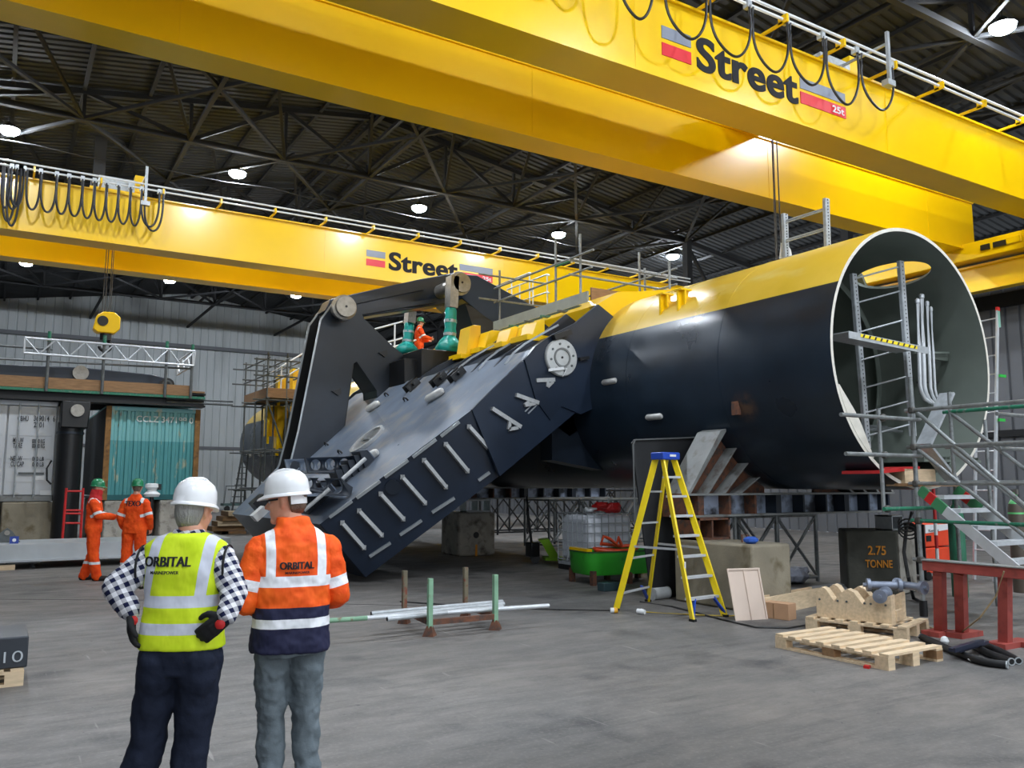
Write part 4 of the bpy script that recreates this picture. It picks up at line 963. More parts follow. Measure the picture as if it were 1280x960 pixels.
J = dict(sl=(-.155, 0, 1.352), sr=(.155, 0, 1.352), el=(-.215, -.02, 1.11), er=(.215, .0, 1.12), wl=(-.12, .2, 1.05), wr=(.12, .2, 1.07), hl=(-.088, 0, .9), hr=(.088, 0, .9), kl=(-.075, .05, .5), kr=(.085, .02, .5), al=(-.065, 0, .08), ar=(.1, -.02, .08))
H2 = headpts((-.03, .05, 1.592), R(62), R(-6))
mb = MB(); head(mb, H2); chain(mb, [(-.015, .03, 1.51), (0, 0, 1.38)], [.06, .068])
ell(mb, [(0, 0, .86, .15, .1), (0, 0, 1.0, .14, .1), (0, 0, 1.2, .15, .1), (0, 0, 1.38, .16, .085), (0, 0, 1.44, .08, .06)])
for a in 'lr':
    chain(mb, [J['s' + a], J['e' + a], J['w' + a]], [.05, .042, .03]); chain(mb, [J['h' + a], J['k' + a], J['a' + a]], [.075, .055, .04])
hand(mb, J['wl'], (.85, .4, -.1), (.2, -.9, 0), (0, .2, .9), 0, .5); hand(mb, J['wr'], (-.85, .4, -.1), (-.2, -.9, 0), (0, .2, .9), 0, .5)
organic(mb, 'body', skin, m2, .0065, 3)
mb = MB(); ell(mb, [(0, 0, .83, .158, .115), (0, 0, .92, .164, .12), (0, 0, 1.0, .16, .115)])
for a in 'lr':
    chain(mb, [J['h' + a], J['k' + a]], [.09, .068], 18); k_ = Vector(J['k' + a]); a_ = Vector(J['a' + a]); chain(mb, [k_, k_.lerp(a_, .55), a_], [.068, .064, .06], 18)
organic(mb, 'trousers', greytr, m2, .01, 2, .038, .075)
boots(m2, (J['al'], J['ar']), (-.2, .2))
jm_ = jacket()
mb = MB(); ell(mb, [(0, 0, .85, .185, .135), (0, 0, .96, .186, .137), (0, 0, 1.13, .184, .137), (0, 0, 1.28, .19, .128), (0, 0, 1.37, .19, .112), (0, 0, 1.425, .165, .095), (0, .01, 1.47, .088, .082), (-.005, .02, 1.515, .076, .078)], 48, 2.5)
jk = organic(mb, 'hi_vis_jacket', jm_, m2, .009, 2, .03, .08)
for a in 'lr':
    E_, S_, W_ = Vector(J['e' + a]), Vector(J['s' + a]), Vector(J['w' + a])
    sm_ = sleeve(None, None, [(S_.lerp(E_, .72), E_ - S_), (E_.lerp(W_, .78), W_ - E_)])
    mb = MB(); chain(mb, [S_, E_, W_.lerp(E_, .05)], [.08, .074, .06], 16); organic(mb, 'jacket_sleeve', sm_, jk, .009, 3, .024, .07)
back_text('jacket_lettering', 'ORBITAL', -.075, .085, 1.262, 1.298, logo_blk, m2, jk); back_text('jacket_lettering', 'MARINEPOWER', -.05, .065, 1.24, 1.251, logo_blk, m2, jk, .001)
mb = MB(); rg = []
for (z, rx, ry, yo) in ((-.07, .052, .05, -.03), (-.04, .07, .08, -.02), (.0, .079, .095, -.012), (.045, .082, .1, -.01)): rg.append([H2(rx * math.cos(t_), yo + ry * math.sin(t_), z) for t_ in [math.pi * 1.08 + math.pi * .84 * i / 20 for i in range(21)]])
mb.loft(rg, False, False); hr_ = mb.build('hair', hairb, m2); so = hr_.modifiers.new('s', 'SOLIDIFY'); so.thickness = .006
face_bits(H2, m2, None); helmet(H2, hatw, m2)
gl = MB()
for s_ in (-1, 1):
    gl.path([H2(s_ * .012, .1, .012), H2(s_ * .05, .092, .014), H2(s_ * .076, .07, .016), H2(s_ * .082, .02, .018)], .005, 6)
gl.build('safety_glasses', blk_fab, m2)
MB().loft([[H2(.088 * math.cos(t_), -.004 + .104 * math.sin(t_), z) for t_ in [math.pi * 1.15 + math.pi * .7 * i / 16 for i in range(17)]] for z in (-.018, .03)], False, False).build('hat_nape_strap', hatw, m2)
place(m2, 369, 0, 4.32, 22); m2.scale = (1.04, 1.04, 1.0)
# -------------------------------------------------- workers in orange coveralls
def coverall(bands):
    t = NT('orange_coverall'); p = t.obj(); x, y, z = t.xyz(p)
    k = t.mix(t.ramp(t.noise(p, 6, 4), .3, .7), lin((216, 62, 14)), lin((246, 92, 26)))
    k = t.mix(t.math('MULTIPLY', t.ramp(t.noise(p, 9, 4), .58, .74), .4), k, lin((150, 56, 24)))
    m = t.math('MULTIPLY', t.band(z, .29, .335), t.math('LESS_THAN', t.math('ABSOLUTE', x), .3))
    for (pp, dd) in bands:
        dd = Vector(dd).normalized(); m = t.math('MAXIMUM', m, t.math('MULTIPLY', t.band(t.dot(p, dd), dd.dot(Vector(pp)) - .024, dd.dot(Vector(pp)) + .024), t.math('LESS_THAN', t.dist(p, tuple(pp)), .14)))
    sh = t.math('MULTIPLY', t.band(t.math('ABSOLUTE', x), .115, .165), t.math('GREATER_THAN', z, 1.36)); m = t.math('MAXIMUM', m, sh)
    k = t.mix(m, k, lin((222, 224, 224))); t.bump(t.noise(p, 11, 3), .5, .03); return t.fin(k, .8, 0, 0, .25)
def worker(label, J, yaw, back=None, scarf=False):
    w_ = thing('person', label, 'person')
    Hh = headpts((0, .03, 1.62), yaw, R(-6))
    mb = MB(); head(mb, Hh); chain(mb, [(0, .01, 1.54), (0, 0, 1.4)], [.058, .068]); ell(mb, [(0, 0, .88, .15, .1), (0, 0, 1.2, .15, .1), (0, 0, 1.42, .15, .085)])
    for a in 'lr':
        chain(mb, [J['s' + a], J['e' + a], J['w' + a]], [.05, .042, .03]); chain(mb, [J['h' + a], J['k' + a], J['a' + a]], [.075, .055, .04])
        s_ = 1 if a == 'l' else -1; dd = Vector(J['w' + a]) - Vector(J['e' + a]); hand(mb, J['w' + a], dd, (s_, .3, .2), (0, .5, 1), .001, .6)
    organic(mb, 'body', skin, w_, .009, 2)
    cm = coverall([(Vector(J['s' + a]).lerp(Vector(J['e' + a]), .85), Vector(J['e' + a]) - Vector(J['s' + a])) for a in 'lr'])
    mb = MB(); ell(mb, [(0, 0, .84, .185, .135), (0, 0, .95, .188, .14), (0, 0, 1.08, .178, .13), (0, 0, 1.25, .19, .135), (0, 0, 1.37, .195, .115), (0, 0, 1.43, .16, .095), (0, 0, 1.47, .1, .08), (0, 0, 1.52, .075, .07)], 36)
    for a in 'lr':
        chain(mb, [J['s' + a], J['e' + a], J['w' + a]], [.08, .074, .055]); chain(mb, [J['h' + a], J['k' + a]], [.112, .092]); cap(mb, J['k' + a], J['a' + a], .092, .085)
    cv = organic(mb, 'coverall', cm, w_, .012, 3, .03, .1)
    boots(w_, (J['al'], J['ar']), (-.2, .2)); helmet(Hh, hatg, w_, 1.02); face_bits(Hh, w_, None)
    rg = []
    for (z, rx, ry, yo) in ((-.06, .06, .06, -.025), (.0, .08, .097, -.012), (.045, .082, .1, -.01)): rg.append([Hh(rx * math.cos(t_), yo + ry * math.sin(t_), z) for t_ in [math.pi * 1.08 + math.pi * .84 * i / 16 for i in range(17)]])
    ob = MB().loft(rg, False, False).build('hair', hairb, w_)
    if back: back_text('coverall_lettering', back, -.14, .13, 1.31, 1.40, logo_blk, w_, cv, .0006)
    if scarf:
        mb = MB(); ell(mb, [(0, 0, 1.4, .17, .12), (0, .01, 1.47, .12, .1), (0, .02, 1.56, .088, .095), (0, .02, 1.6, .08, .09)]); organic(mb, 'red_hood', M('red_hood_cloth', (186, 34, 36), .85, 0, .1, 9), w_, .012, 3, .03, .06)
    return w_
JW = dict(sl=(-.17, 0, 1.36), sr=(.17, 0, 1.36), el=(-.25, -.02, 1.13), er=(.25, -.02, 1.13), wl=(-.24, .1, .93), wr=(.23, .1, .93), hl=(-.1, 0, .92), hr=(.1, 0, .92), kl=(-.12, .02, .5), kr=(.12, .02, .5), al=(-.14, 0, .08), ar=(.14, -.02, .08))
wk2 = worker('person in orange coveralls with back lettering and green hard hat, facing the teal container', JW, R(15), 'TEXO')
place(wk2, 171, 0, 14.7, 0)
wk2.location.z = 0
JV = dict(JW); JV.update(el=(-.22, .06, 1.14), wl=(-.14, .3, 1.1), er=(.23, .08, 1.14), wr=(.14, .32, 1.12), al=(-.11, -.12, .08), ar=(.11, .1, .08))
wk1 = worker('person in orange coveralls with red hood and green hard hat, standing side-on left', JV, R(-5), None, True)
place(wk1, 120, 0, 14.9, -68)
wk3 = worker('person in orange coveralls on the hull deck, glimpsed behind the linkage arms', JV, 0)
q = onY(524, 420, 23.0); wk3.location = (q.x, q.y, q.z - 1.2); wk3.rotation_euler = (0, 0, R(-100))
# ================================================================== SUPPORTS UNDER THE HULL
def pxy(P):
    d = Vector(P) - CAM; z = d.dot(FW); return 640 + FL * d.dot(RT) / z, 480 - FL * d.dot(UP) / z
def zat(x, y, py):
    lo, hi = -1.0, 16.0
    for _ in range(50):
        m_ = (lo + hi) / 2
        if pxy((x, y, m_))[1] > py: lo = m_
        else: hi = m_
    return lo
webm = M('welded_web_plate', (170, 182, 204), .45, .2, .3, 1.6, dirt=(70, 72, 78), dlo=.45, dhi=.6)
prim = M('grey_primed_plate', (132, 134, 132), .5, .1, .15, 3, dirt=(92, 78, 68), dlo=.55, dhi=.75)
def cradle(label, Y, x0, x1, zb, zt, wedge):
    c = thing('support_cradle', label, 'cradle', ((x0 + x1) / 2, Y + .25, zb))
    MB().bb(x0, x1, Y, Y + .5, zt - .03, zt).build('top_flange', prim, c); MB().bb(x0, x1, Y, Y + .5, zb, zb + .03).build('bottom_flange', prim, c)
    MB().bb(x0 + .02, x1 - .02, Y + .24, Y + .26, zb + .03, zt - .03).build('web', webm, c)
    MB().bb(x0 - .02, x0, Y, Y + .5, zb, zt).build('end_plate', rust, c)
    n = 9
    for i in range(n):
        x = x0 + .35 + (x1 - x0 - .5) * i / (n - 1)
        MB().bb(x - .02 - .08 * (i % 3 == 0), x + .02, Y + .02, Y + .24, zb + .03, zt - .03).build('stiffener', rust if i < 3 else navyd, c)
    if wedge:
        for s_ in (1, -1):
            f = lambda x: x if s_ == 1 else 2 * HX - x
            poly = [(8.75, zt), (9.42, 2.48), (9.52, 2.52), (9.84, 2.17), (10.2, 1.86), (10.6, 1.64), (10.6, zt)]
            MB().prism([(f(x), Y + .23, z) for x, z in poly], (0, .04, 0)).build('saddle_web', rust, c)
            MB().beam((f(8.72), Y + .25, zt), (f(9.4), Y + .25, 2.46), .5, .03, (0, 1, 0)) if False else None
            mb = MB(); a, b = Vector((f(8.72), Y, zt)), Vector((f(9.42), Y, 2.5)); mb.prism([a, b, b + Vector((s_ * .12, 0, .04)), b + Vector((s_ * .12, 0, 0)), a + Vector((s_ * .05, 0, 0))], (0, .5, 0)); mb.build('saddle_flange', prim, c)
            for (xa, za, xb_, zb_) in ((9.1, zt, 9.75, 2.25), (9.45, zt, 10.0, 2.02), (9.8, zt, 10.25, 1.8)):
                MB().prism([(f(xa), Y + .02, za), (f(xb_), Y + .02, zb_), (f(xb_ + .04), Y + .02, zb_), (f(xa + .06), Y + .02, za)], (0, .21, 0)).build('saddle_stiffener', prim, c)
    return c
cradle('grey and rusty steel cradle beam with sloping saddle plates under the open hull end', 9.2, 8.68, 13.7, 1.2, 1.55, True)
cradle('second steel cradle beam further back under the dark hull', 18.0, 9.7, 14.2, 1.33, 1.62, False)
def cblock(label, pts, hpx, mat=concrete, chamfer=.05):
    # pts: floor pixels of front-left, front-right, and back-left corners
    a, b, c = (onZ(*p) for p in pts); d = b + c - a; h = zat(a.x, a.y, hpx)
    o = thing('concrete_block', label, 'concrete block', ((a.x + d.x) / 2, (a.y + d.y) / 2, 0))
    MB().prism([a, b, d, c], (0, 0, h)).build('block', mat, o, bevel=chamfer)
    return o, a, b, c, h
# left block: long face along Y
bl = thing('concrete_block', 'stained concrete block behind the yellow stepladder carrying the cradle', 'concrete block', (9.0, 8.6, 0))
h_ = zat(8.55, 8.5, 678)
MB().prism([(8.55, 7.85, 0), (9.3, 7.85, 0), (9.3, 9.35, 0), (8.55, 9.35, 0)], (0, 0, h_)).build('block', concd, bl, bevel=.035)
MB().path([(8.85, 8.3, h_ - .02), (8.85, 8.3, h_ + .1), (8.95, 8.3, h_ + .1), (8.95, 8.3, h_ - .02)], .015, 6).build('lifting_eye', rust, bl)
sp = thing('steel_spacer', 'rusty hollow steel spacer between the left block and cradle', 'spacer', (9.0, 9.2, h_))
mb = MB().bb(8.62, 9.25, 8.9, 9.34, h_, h_ + .03).bb(8.62, 9.25, 8.9, 9.34, 1.17, 1.2).bb(8.62, 8.65, 8.9, 9.34, h_, 1.2).bb(9.22, 9.25, 8.9, 9.34, h_, 1.2).bb(8.9, 8.93, 8.92, 9.34, h_, 1.2); mb.build('frame', rust, sp)
mb = MB().ball((8.75, 8.05, h_ + .05), .09, 10, 0, (1.3, 1, .6)); tag(mb.build('blue_rag', M('blue_cloth', (40, 84, 170), .8, 0, .2, 9), origin=(8.75, 8.05, h_)), 'small crumpled blue cloth lying on top of the left concrete block', 'cloth')
b2, a_, b_, c_, h2 = cblock('concrete block marked 2.75 TONNE under the hull beside the scaffold', ((1062, 744), (1127, 744), (1062, 744)), 664) if False else (None,) * 5
br = thing('concrete_block', 'concrete block with orange 2.75 TONNE marking under the hull mouth', 'concrete block', tuple(onZ(1127, 744)))
A, B = onZ(1060, 742), onZ(1126, 744); e1 = (B - A).normalized(); e2 = Vector((-e1.y, e1.x, 0)); hB = zat(B.x, B.y, 664); L1 = (B - A).length
C_ = B + (Vector((.62, .55, 0))); 
pr_ = [A, B, B + Vector((.6, .12, 0)), B + Vector((.6, .12, 0)) + e2 * .6, A + e2 * .9]
MB().prism(pr_, (0, 0, hB)).build('block', M('shaded_block_concrete', (74, 74, 66), .85, 0, .25, 3, bump=.2, bsc=20), br, bevel=.03)  # dark tone carries the shade on the block's unlit faces
MB().prism([B + Vector((.005, -.012, .02)), B + Vector((.595, .106, .02)), B + Vector((.595, .106, hB - .02)), B + Vector((.005, -.012, hB - .02))], (-.004, .02, 0)).build('lit_side_face', concrete, br)  # thin pale sheet paints the lit side of the same block
omark = M('orange_stencil_paint', (226, 150, 50), .8, 0, .1)
text('block_marking', '2.75', .2, facing(A.lerp(B, .42) - e2 * .012 + Vector((0, 0, hB * .62)), e1, (0, 0, 1)), omark, br, .003, .003, fit=(.24 * L1 / .7, .14))
text('block_marking', 'TONNE', .2, facing(A.lerp(B, .36) - e2 * .012 + Vector((0, 0, hB * .42)), e1, (0, 0, 1)), omark, br, .003, .003, fit=(.36 * L1 / .7, .12))
sp2 = thing('steel_spacer', 'open steel box spacer on top of the 2.75 TONNE block', 'spacer', tuple(B + Vector((.2, .3, hB))))
q = B + Vector((.1, .15, hB)); mb = MB()
for dx in (0, .27): mb.bb(q.x + dx, q.x + dx + .02, q.y, q.y + .3, q.z, 1.2)
mb.bb(q.x, q.x + .29, q.y, q.y + .3, q.z, q.z + .02).bb(q.x, q.x + .29, q.y, q.y + .3, 1.18, 1.2); mb.build('frame', galv, sp2)
bm_, a_, b_, c_, h_m = cblock('pale concrete block with a round hole under the dark hull by the leg', ((572.5, 696), (619, 694), (551, 692)), 641)
cc = a_.lerp(b_, .48) + Vector((0, 0, h_m * .48)); nn_ = (b_ - a_).normalized(); fr = Vector((nn_.y, -nn_.x, 0))
MB().tube(cc + fr * .004, cc - fr * .02, .075, 14).build('lifting_hole', black, bm_)
MB().prism([cc + fr * .006 + Vector((0, 0, -.5)) - nn_ * .03, cc + fr * .006 + Vector((0, 0, -.5)) + nn_ * .03, cc + fr * .006 + Vector((0, 0, -.22)) + nn_ * .03, cc + fr * .006 + Vector((0, 0, -.22)) - nn_ * .02], fr * .004).build('orange_mark', omark, bm_)
sq = thing('steel_spacer', 'grey open box spacer on top of the block with a round hole', 'spacer', tuple(a_.lerp(b_, .5) + Vector((0, .3, h_m))))
q = a_.lerp(b_, .3) + Vector((0, .2, h_m)); mb = MB().bb(q.x, q.x + .7, q.y, q.y + .3, q.z, q.z + .03).bb(q.x, q.x + .7, q.y, q.y + .3, q.z + .27, q.z + .3)
for dx in (0, .33, .67): mb.bb(q.x + dx, q.x + dx + .03, q.y, q.y + .3, q.z, q.z + .3)
mb.build('frame', galv, sq); 
# small timber packer beneath the leg tip
q = onZ(436, 712); tag(MB().bb(q.x - .35, q.x, q.y - .1, q.y + .6, 0, .28).build('timber_packer', woodd, origin=q), 'timber packer under the lower corner of the leg beside the orange jacket', 'timber')
# lattice trestles in the shade under the hull
def trestle_frame(label, p0, p1, h, mat, depth=.9, n=2):
    p0 = Vector(p0); p1 = Vector(p1); o = thing('support_trestle', label, 'trestle', tuple((p0 + p1) / 2)); d = (p1 - p0).normalized(); s_ = Vector((-d.y, d.x, 0)) * depth; u = Vector((0, 0, h)); L_ = (p1 - p0).length
    for k_ in (0, 1):
        b0 = p0 + s_ * k_
        for i in range(n + 1): MB().tube(b0 + d * L_ * i / n, b0 + d * L_ * i / n + u, .035, 8).build('post', mat, o)
        for z in (.08, h - .03): MB().tube(b0 + Vector((0, 0, z)), b0 + d * L_ + Vector((0, 0, z)), .03, 8).build('rail', mat, o)
        for i in range(n):
            A_, B_ = b0 + d * L_ * i / n, b0 + d * L_ * (i + 1) / n
            MB().tube(A_ + Vector((0, 0, .08)), B_ + u * .97, .026, 6).build('brace', mat, o); MB().tube(B_ + Vector((0, 0, .08)), A_ + u * .97, .026, 6).build('brace', mat, o)
    for i in range(n + 1):
        for z in (.08, h - .03): MB().tube(p0 + d * L_ * i / n + Vector((0, 0, z)), p0 + d * L_ * i / n + s_ + Vector((0, 0, z)), .026, 6).build('cross_rail', mat, o)
    return o
trestle_frame('braced steel tube trestle under the cradle between the two near blocks', (10.5, 10.0, 0), (12.4, 9.9, 0), 1.18, tubem, .9, 2)
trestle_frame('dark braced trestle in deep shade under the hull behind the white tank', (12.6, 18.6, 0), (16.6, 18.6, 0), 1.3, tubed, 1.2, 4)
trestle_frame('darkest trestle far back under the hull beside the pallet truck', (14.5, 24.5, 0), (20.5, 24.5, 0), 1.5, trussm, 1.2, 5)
# ================================================================== NEAR RIGHT GROUP
# black sheet leaning behind the ladder
Yb = 9.92; q0, q1 = onY(790, 549, Yb), onY(877, 546, Yb)
mb = MB(); r_ = .06; poly = [(q0.x + .12, Yb - .25, 0), (q1.x - .02, Yb - .25, 0), (q1.x, Yb, q1.z - r_), (q1.x - r_, Yb, q1.z), (q0.x + r_, Yb, q0.z), (q0.x, Yb, q0.z - r_)]
mb.prism(poly, (0, .03, 0)); sheet = thing('rubber_sheet', 'large dark rubber sheet with rounded corners standing behind the stepladder', 'sheet', (q0.x + .7, Yb - .25, 0))
mb.build('sheet', rubber, sheet)
mb = MB(); mb.path([(q0.x + .01, Yb - .03, .9), (q0.x + .005, Yb - .02, q0.z - .08), (q0.x + .05, Yb - .02, q0.z - .012), (q1.x - .05, Yb - .02, q1.z - .012), (q1.x - .01, Yb - .02, q1.z - .07), (q1.x - .012, Yb - .05, 1.6)], .014, 6); mb.build('sheet_rim', M('grey_rim', (96, 98, 98), .5, .2, .1), sheet)
# stepladder
lady = M('ladder_yellow_fibreglass', (244, 214, 28), .35, 0, .05, 6); ladb = M('ladder_blue_plastic', (32, 72, 176), .4, 0, .08, 6)
F0, F1 = onZ(866, 777), onZ(906, 771); B0, B1 = onZ(770, 763), onZ(810, 752)
tc = (F0 + F1 + B0 + B1) / 4; zt = zat(tc.x, tc.y, 573)
ld = thing('stepladder', 'tall yellow fibreglass stepladder with blue top cap, standing open', 'stepladder', (tc.x, tc.y, 0))
fd = (F1 - F0).normalized(); bd = (B0 - F0 + B1 - F1).normalized()
topc = Vector((tc.x, tc.y, zt)); wt = .11
TL, TR = topc - fd * wt, topc + fd * wt
def rail(p, q, nm):
    MB().beam(p, q, .03, .085, (0, 0, 1)).build(nm, lady, ld, bevel=.006)
rail(F0, TL - bd * .05, 'front_rail'); rail(F1, TR - bd * .05, 'front_rail'); rail(B0, TL + bd * .08, 'rear_rail'); rail(B1, TR + bd * .08, 'rear_rail')
for i in range(1, 8):
    f = i / 8.0
    p, q = F0.lerp(TL - bd * .05, f), F1.lerp(TR - bd * .05, f); MB().beam(p + bd * .02, q + bd * .02, .09, .03).build('step', alu, ld)
for f in (.11, .34, .57, .78):
    MB().beam(B0.lerp(TL + bd * .08, f), B1.lerp(TR + bd * .08, f), .03, .025).build('rear_bar', alu, ld)
for a_, b_ in ((F0, B0), (F1, B1)):
    tl = TL if a_ is F0 else TR
    MB().beam(a_.lerp(tl, .42), b_.lerp(tl, .42), .008, .03).build('spreader', alu, ld)
cp = MB().box(topc + Vector((0, 0, .03)), (.34, .24, .1), Matrix((fd, bd, Vector((0, 0, 1)))).transposed()); cp.build('top_cap', ladb, ld, bevel=.015)
MB().box(topc - bd * .123 + Vector((0, 0, .035)) + fd * .02, (.12, .006, .03), Matrix((fd, bd, Vector((0, 0, 1)))).transposed()).build('cap_label', white, ld)
for p, q, t_ in ((F0, F1, TL), (F1, F0, TR)):
    a0 = p.lerp(t_ - bd * .05, .125); MB().beam(a0.lerp(q.lerp((TR if t_ is TL else TL) - bd * .05, .125), .18), p + Vector((0, 0, .05)), .02, .05, (0, 1, 0)).build('foot_brace', ladb, ld)
for p, q in ((B0, B1), (B1, B0)):
    a0 = p.lerp(q, .2) + Vector((0, 0, .24)); MB().beam(a0, p + Vector((0, 0, .03)), .02, .05, (0, 1, 0)).build('foot_brace', ladb, ld)
for p in (F0, F1, B0, B1): MB().box(p + Vector((0, 0, .015)), (.05, .09, .03)).build('foot', black, ld)
MB().box(F0.lerp(TL, .3) - bd * .05 - fd * .0, (.02, .006, .2)).build('rail_label', white, ld)
# IBC tank
tk = thing('bulk_liquid_tank', 'white caged liquid tank with red and white plastic on top', 'tank', (10.4, 13.55, 0))
x0, y0 = onZ(735, 716).x, onZ(735, 716).y; x1 = x0 + 1.2; y1 = y0 + 1.0; zt = zat(x0, y0, 643)
MB().bb(x0 + .05, x1 - .05, y0 + .05, y1 - .05, .2, zt - .03).build('bottle', M('translucent_white_plastic', (226, 230, 236), .4, 0, .06, 4), tk, bevel=.08)
MB().bb(x0, x1, y0, y1, .1, .16).build('base_pan', galv, tk)
for dx in (0, .54, 1.08): MB().bb(x0 + dx, x0 + dx + .12, y0, y1, 0, .1).build('base_foot', black, tk)
for i in range(8): 
    x = x0 + 1.2 * i / 7; MB().tube((x, y0, .16), (x, y0, zt), .012, 6).build('cage_bar', galv, tk)
for i in range(1, 7):
    y = y0 + 1.0 * i / 6; MB().tube((x0, y, .16), (x0, y, zt), .012, 6).build('cage_bar', galv, tk)
for i in range(6):
    z = .2 + (zt - .2) * i / 5; MB().path([(x0, y1, z), (x0, y0, z), (x1, y0, z), (x1, y1, z), (x0, y1, z)], .012, 6).build('cage_hoop', galv, tk)
def rag(label, name, c, r_, mat, n=5, seed=1):
    rnd = random.Random(seed); mb = MB(); c = Vector(c)
    for i in range(n): mb.ball(c + Vector((rnd.uniform(-1, 1) * r_, rnd.uniform(-.5, .5) * r_, rnd.uniform(0, .3) * r_)), r_ * rnd.uniform(.4, .7), 8, 0, (1, 1, .5))
    ob = organic(mb, name, mat, None, .02, 2, .05, .1); 
    dz = min(v.co.z for v in ob.data.vertices); ob.data.transform(Matrix.Translation((-c.x, -c.y, -dz))); ob.location = (c.x, c.y, c.z); return tag(ob, label, 'plastic sheeting')
rag('crumpled red plastic lying on top of the white tank', 'plastic_bag', (x0 + .75, y0 + .4, zt), .3, redp, 6, 3)
rag('crumpled white plastic on the left of the tank top beside the red', 'plastic_bag', (x0 + .25, y0 + .3, zt), .17, white, 4, 5)
# green tray with orange hose
A, B = onZ(738, 733), onZ(834, 727); d = (B - A).normalized(); s_ = Vector((-d.y, d.x, 0)); L_ = (B - A).length; zt = zat(A.x, A.y, 692); zb = .16
gt = thing('green_skip', 'green steel tub on rusty feet holding orange hose, behind the stepladder', 'skip', tuple((A + B) / 2))
gm_ = M('bright_green_paint', (52, 168, 44), .45, 0, .12, 3, dirt=(44, 96, 40), dlo=.58, dhi=.75)
outp = []
for i in range(24):
    t_ = 2 * math.pi * i / 24; c_, q_ = math.cos(t_), math.sin(t_)
    outp.append(Vector((math.copysign(abs(c_) ** .35, c_) * L_ / 2, math.copysign(abs(q_) ** .35, q_) * .42, 0)))
ctr = (A + B) / 2 + s_ * .42
W = lambda p, k_, z: ctr + d * p.x * k_ + s_ * p.y * k_ + Vector((0, 0, z))
MB().loft([[W(p, .93, zb) for p in outp], [W(p, .97, zb + .06) for p in outp], [W(p, 1, zt) for p in outp], [W(p, .96, zt) for p in outp], [W(p, .93, zb + .1) for p in outp]]).build('tub', gm_, gt)
MB().loft([[W(p, .955, zt - .004) for p in outp], [W(p, 1.012, zt - .004) for p in outp], [W(p, 1.012, zt + .02) for p in outp], [W(p, .955, zt + .02) for p in outp], [W(p, .955, zt - .004) for p in outp]], False).build('rim', M('dark_green_rim', (40, 84, 36), .5), gt)
for f in (.06, .52, .94):
    q = A.lerp(B, f) + s_ * .06; MB().bb(q.x - .04, q.x + .04, q.y - .04, q.y + .04, 0, zb + .08).build('foot', rust, gt)
    q = q + s_ * .7; MB().bb(q.x - .04, q.x + .04, q.y - .04, q.y + .04, 0, zb + .08).build('foot', rust, gt)
MB().beam(ctr - d * L_ * .46 - s_ * .3 + Vector((0, 0, zt + .04)), ctr - d * L_ * .46 + s_ * .3 + Vector((0, 0, zt + .04)), .1, .05).build('yellow_lip', yel, gt)
mb = MB(); pts = []
for i in range(130):
    t_ = i * .3; pts.append(ctr + d * ((.42 + .03 * math.sin(t_ * .37)) * math.cos(t_)) + s_ * (.24 * math.sin(t_)) + Vector((0, 0, zb + .14 + i * .0022 + .02 * math.sin(t_ * 1.7))))
pts += [ctr - d * .3 + Vector((0, 0, zt + .12)), ctr - d * .25 + Vector((0, 0, zt + .25)), ctr - d * .12 + Vector((0, 0, zt + .2)), ctr + d * .02 + Vector((0, 0, zt + .1)), ctr + d * .06 + Vector((0, 0, zt + .22)), ctr + d * .14 + Vector((0, 0, zt + .06))]
tag(mb.path(pts, .03, 8).build('hose', M('orange_hose', (224, 84, 46), .45, 0, .08, 8), origin=ctr + Vector((0, 0, zb + .1))), 'orange hose coiled in the green tub', 'hose')
# paint can, plugs and leads
q = onZ(826, 749); q2 = q + Vector((.34, .02, 0))
can = thing('tin_can', 'silver tin can lying on its side between the ladder and the concrete block', 'can', tuple(q))
MB().tube(q + Vector((-.16, 0, .085)), q + Vector((.16, .03, .085)), .085, 24).build('body', alu, can); MB().tube(q + Vector((-.165, 0, .085)), q + Vector((-.15, 0, .085)), .09, 24).tube(q + Vector((.15, .03, .085)), q + Vector((.165, .03, .085)), .09, 24).build('rim', galv, can)
def plug(label, x, y, x2, y2, col, lead, leadpts):
    a_, b_ = onZ(x, y, .035), onZ(x2, y2, .035); o = thing('extension_plug', label, 'plug', (a_.x, a_.y, 0))
    MB().tube(a_, a_.lerp(b_, .55), .035, 12).build('socket_body', white, o); MB().tube(a_.lerp(b_, .5), b_, .04, 12, .03).build('collar', col, o)
    MB().path([onZ(*p, .012) for p in leadpts], .009, 6).build('lead', lead, o)
ycab = M('yellow_cable', (196, 168, 60), .5, 0, .1); bcab = M('black_cable', (28, 28, 28), .5, 0, .1)
plug('white and yellow extension plug on the floor at the ladder rear foot', 763, 763, 772, 763, M('orange_yellow_plastic', (226, 164, 40), .4), bcab, [(763, 763), (700, 762), (640, 760), (560, 756), (500, 752)])
plug('white extension plug with yellow lead on the floor in front of the ladder', 797, 764, 806, 765, white, ycab, [(806, 765), (860, 768), (908, 770), (952, 768), (985, 764)])
tag(MB().path([onZ(*p, .012) for p in ((800, 752), (840, 758), (905, 775), (945, 784), (985, 785), (1015, 780), (1040, 778))], .011, 6).build('cable', bcab, origin=onZ(905, 775)), 'black cable trailing across the floor from the ladder to the pallets', 'cable')
q = onZ(764, 739); bx = thing('dark_toolbox', 'small dark blue green box on the floor under the green tub', 'box', (q.x, q.y, 0))
MB().bb(q.x - .14, q.x + .2, q.y, q.y + .18, 0, .13).build('box_body', M('dark_teal_plastic', (44, 66, 70), .5, 0, .1), bx, bevel=.01); MB().tube((q.x - .05, q.y, .15), (q.x + .1, q.y, .15), .01, 6).build('carry_handle', black, bx)
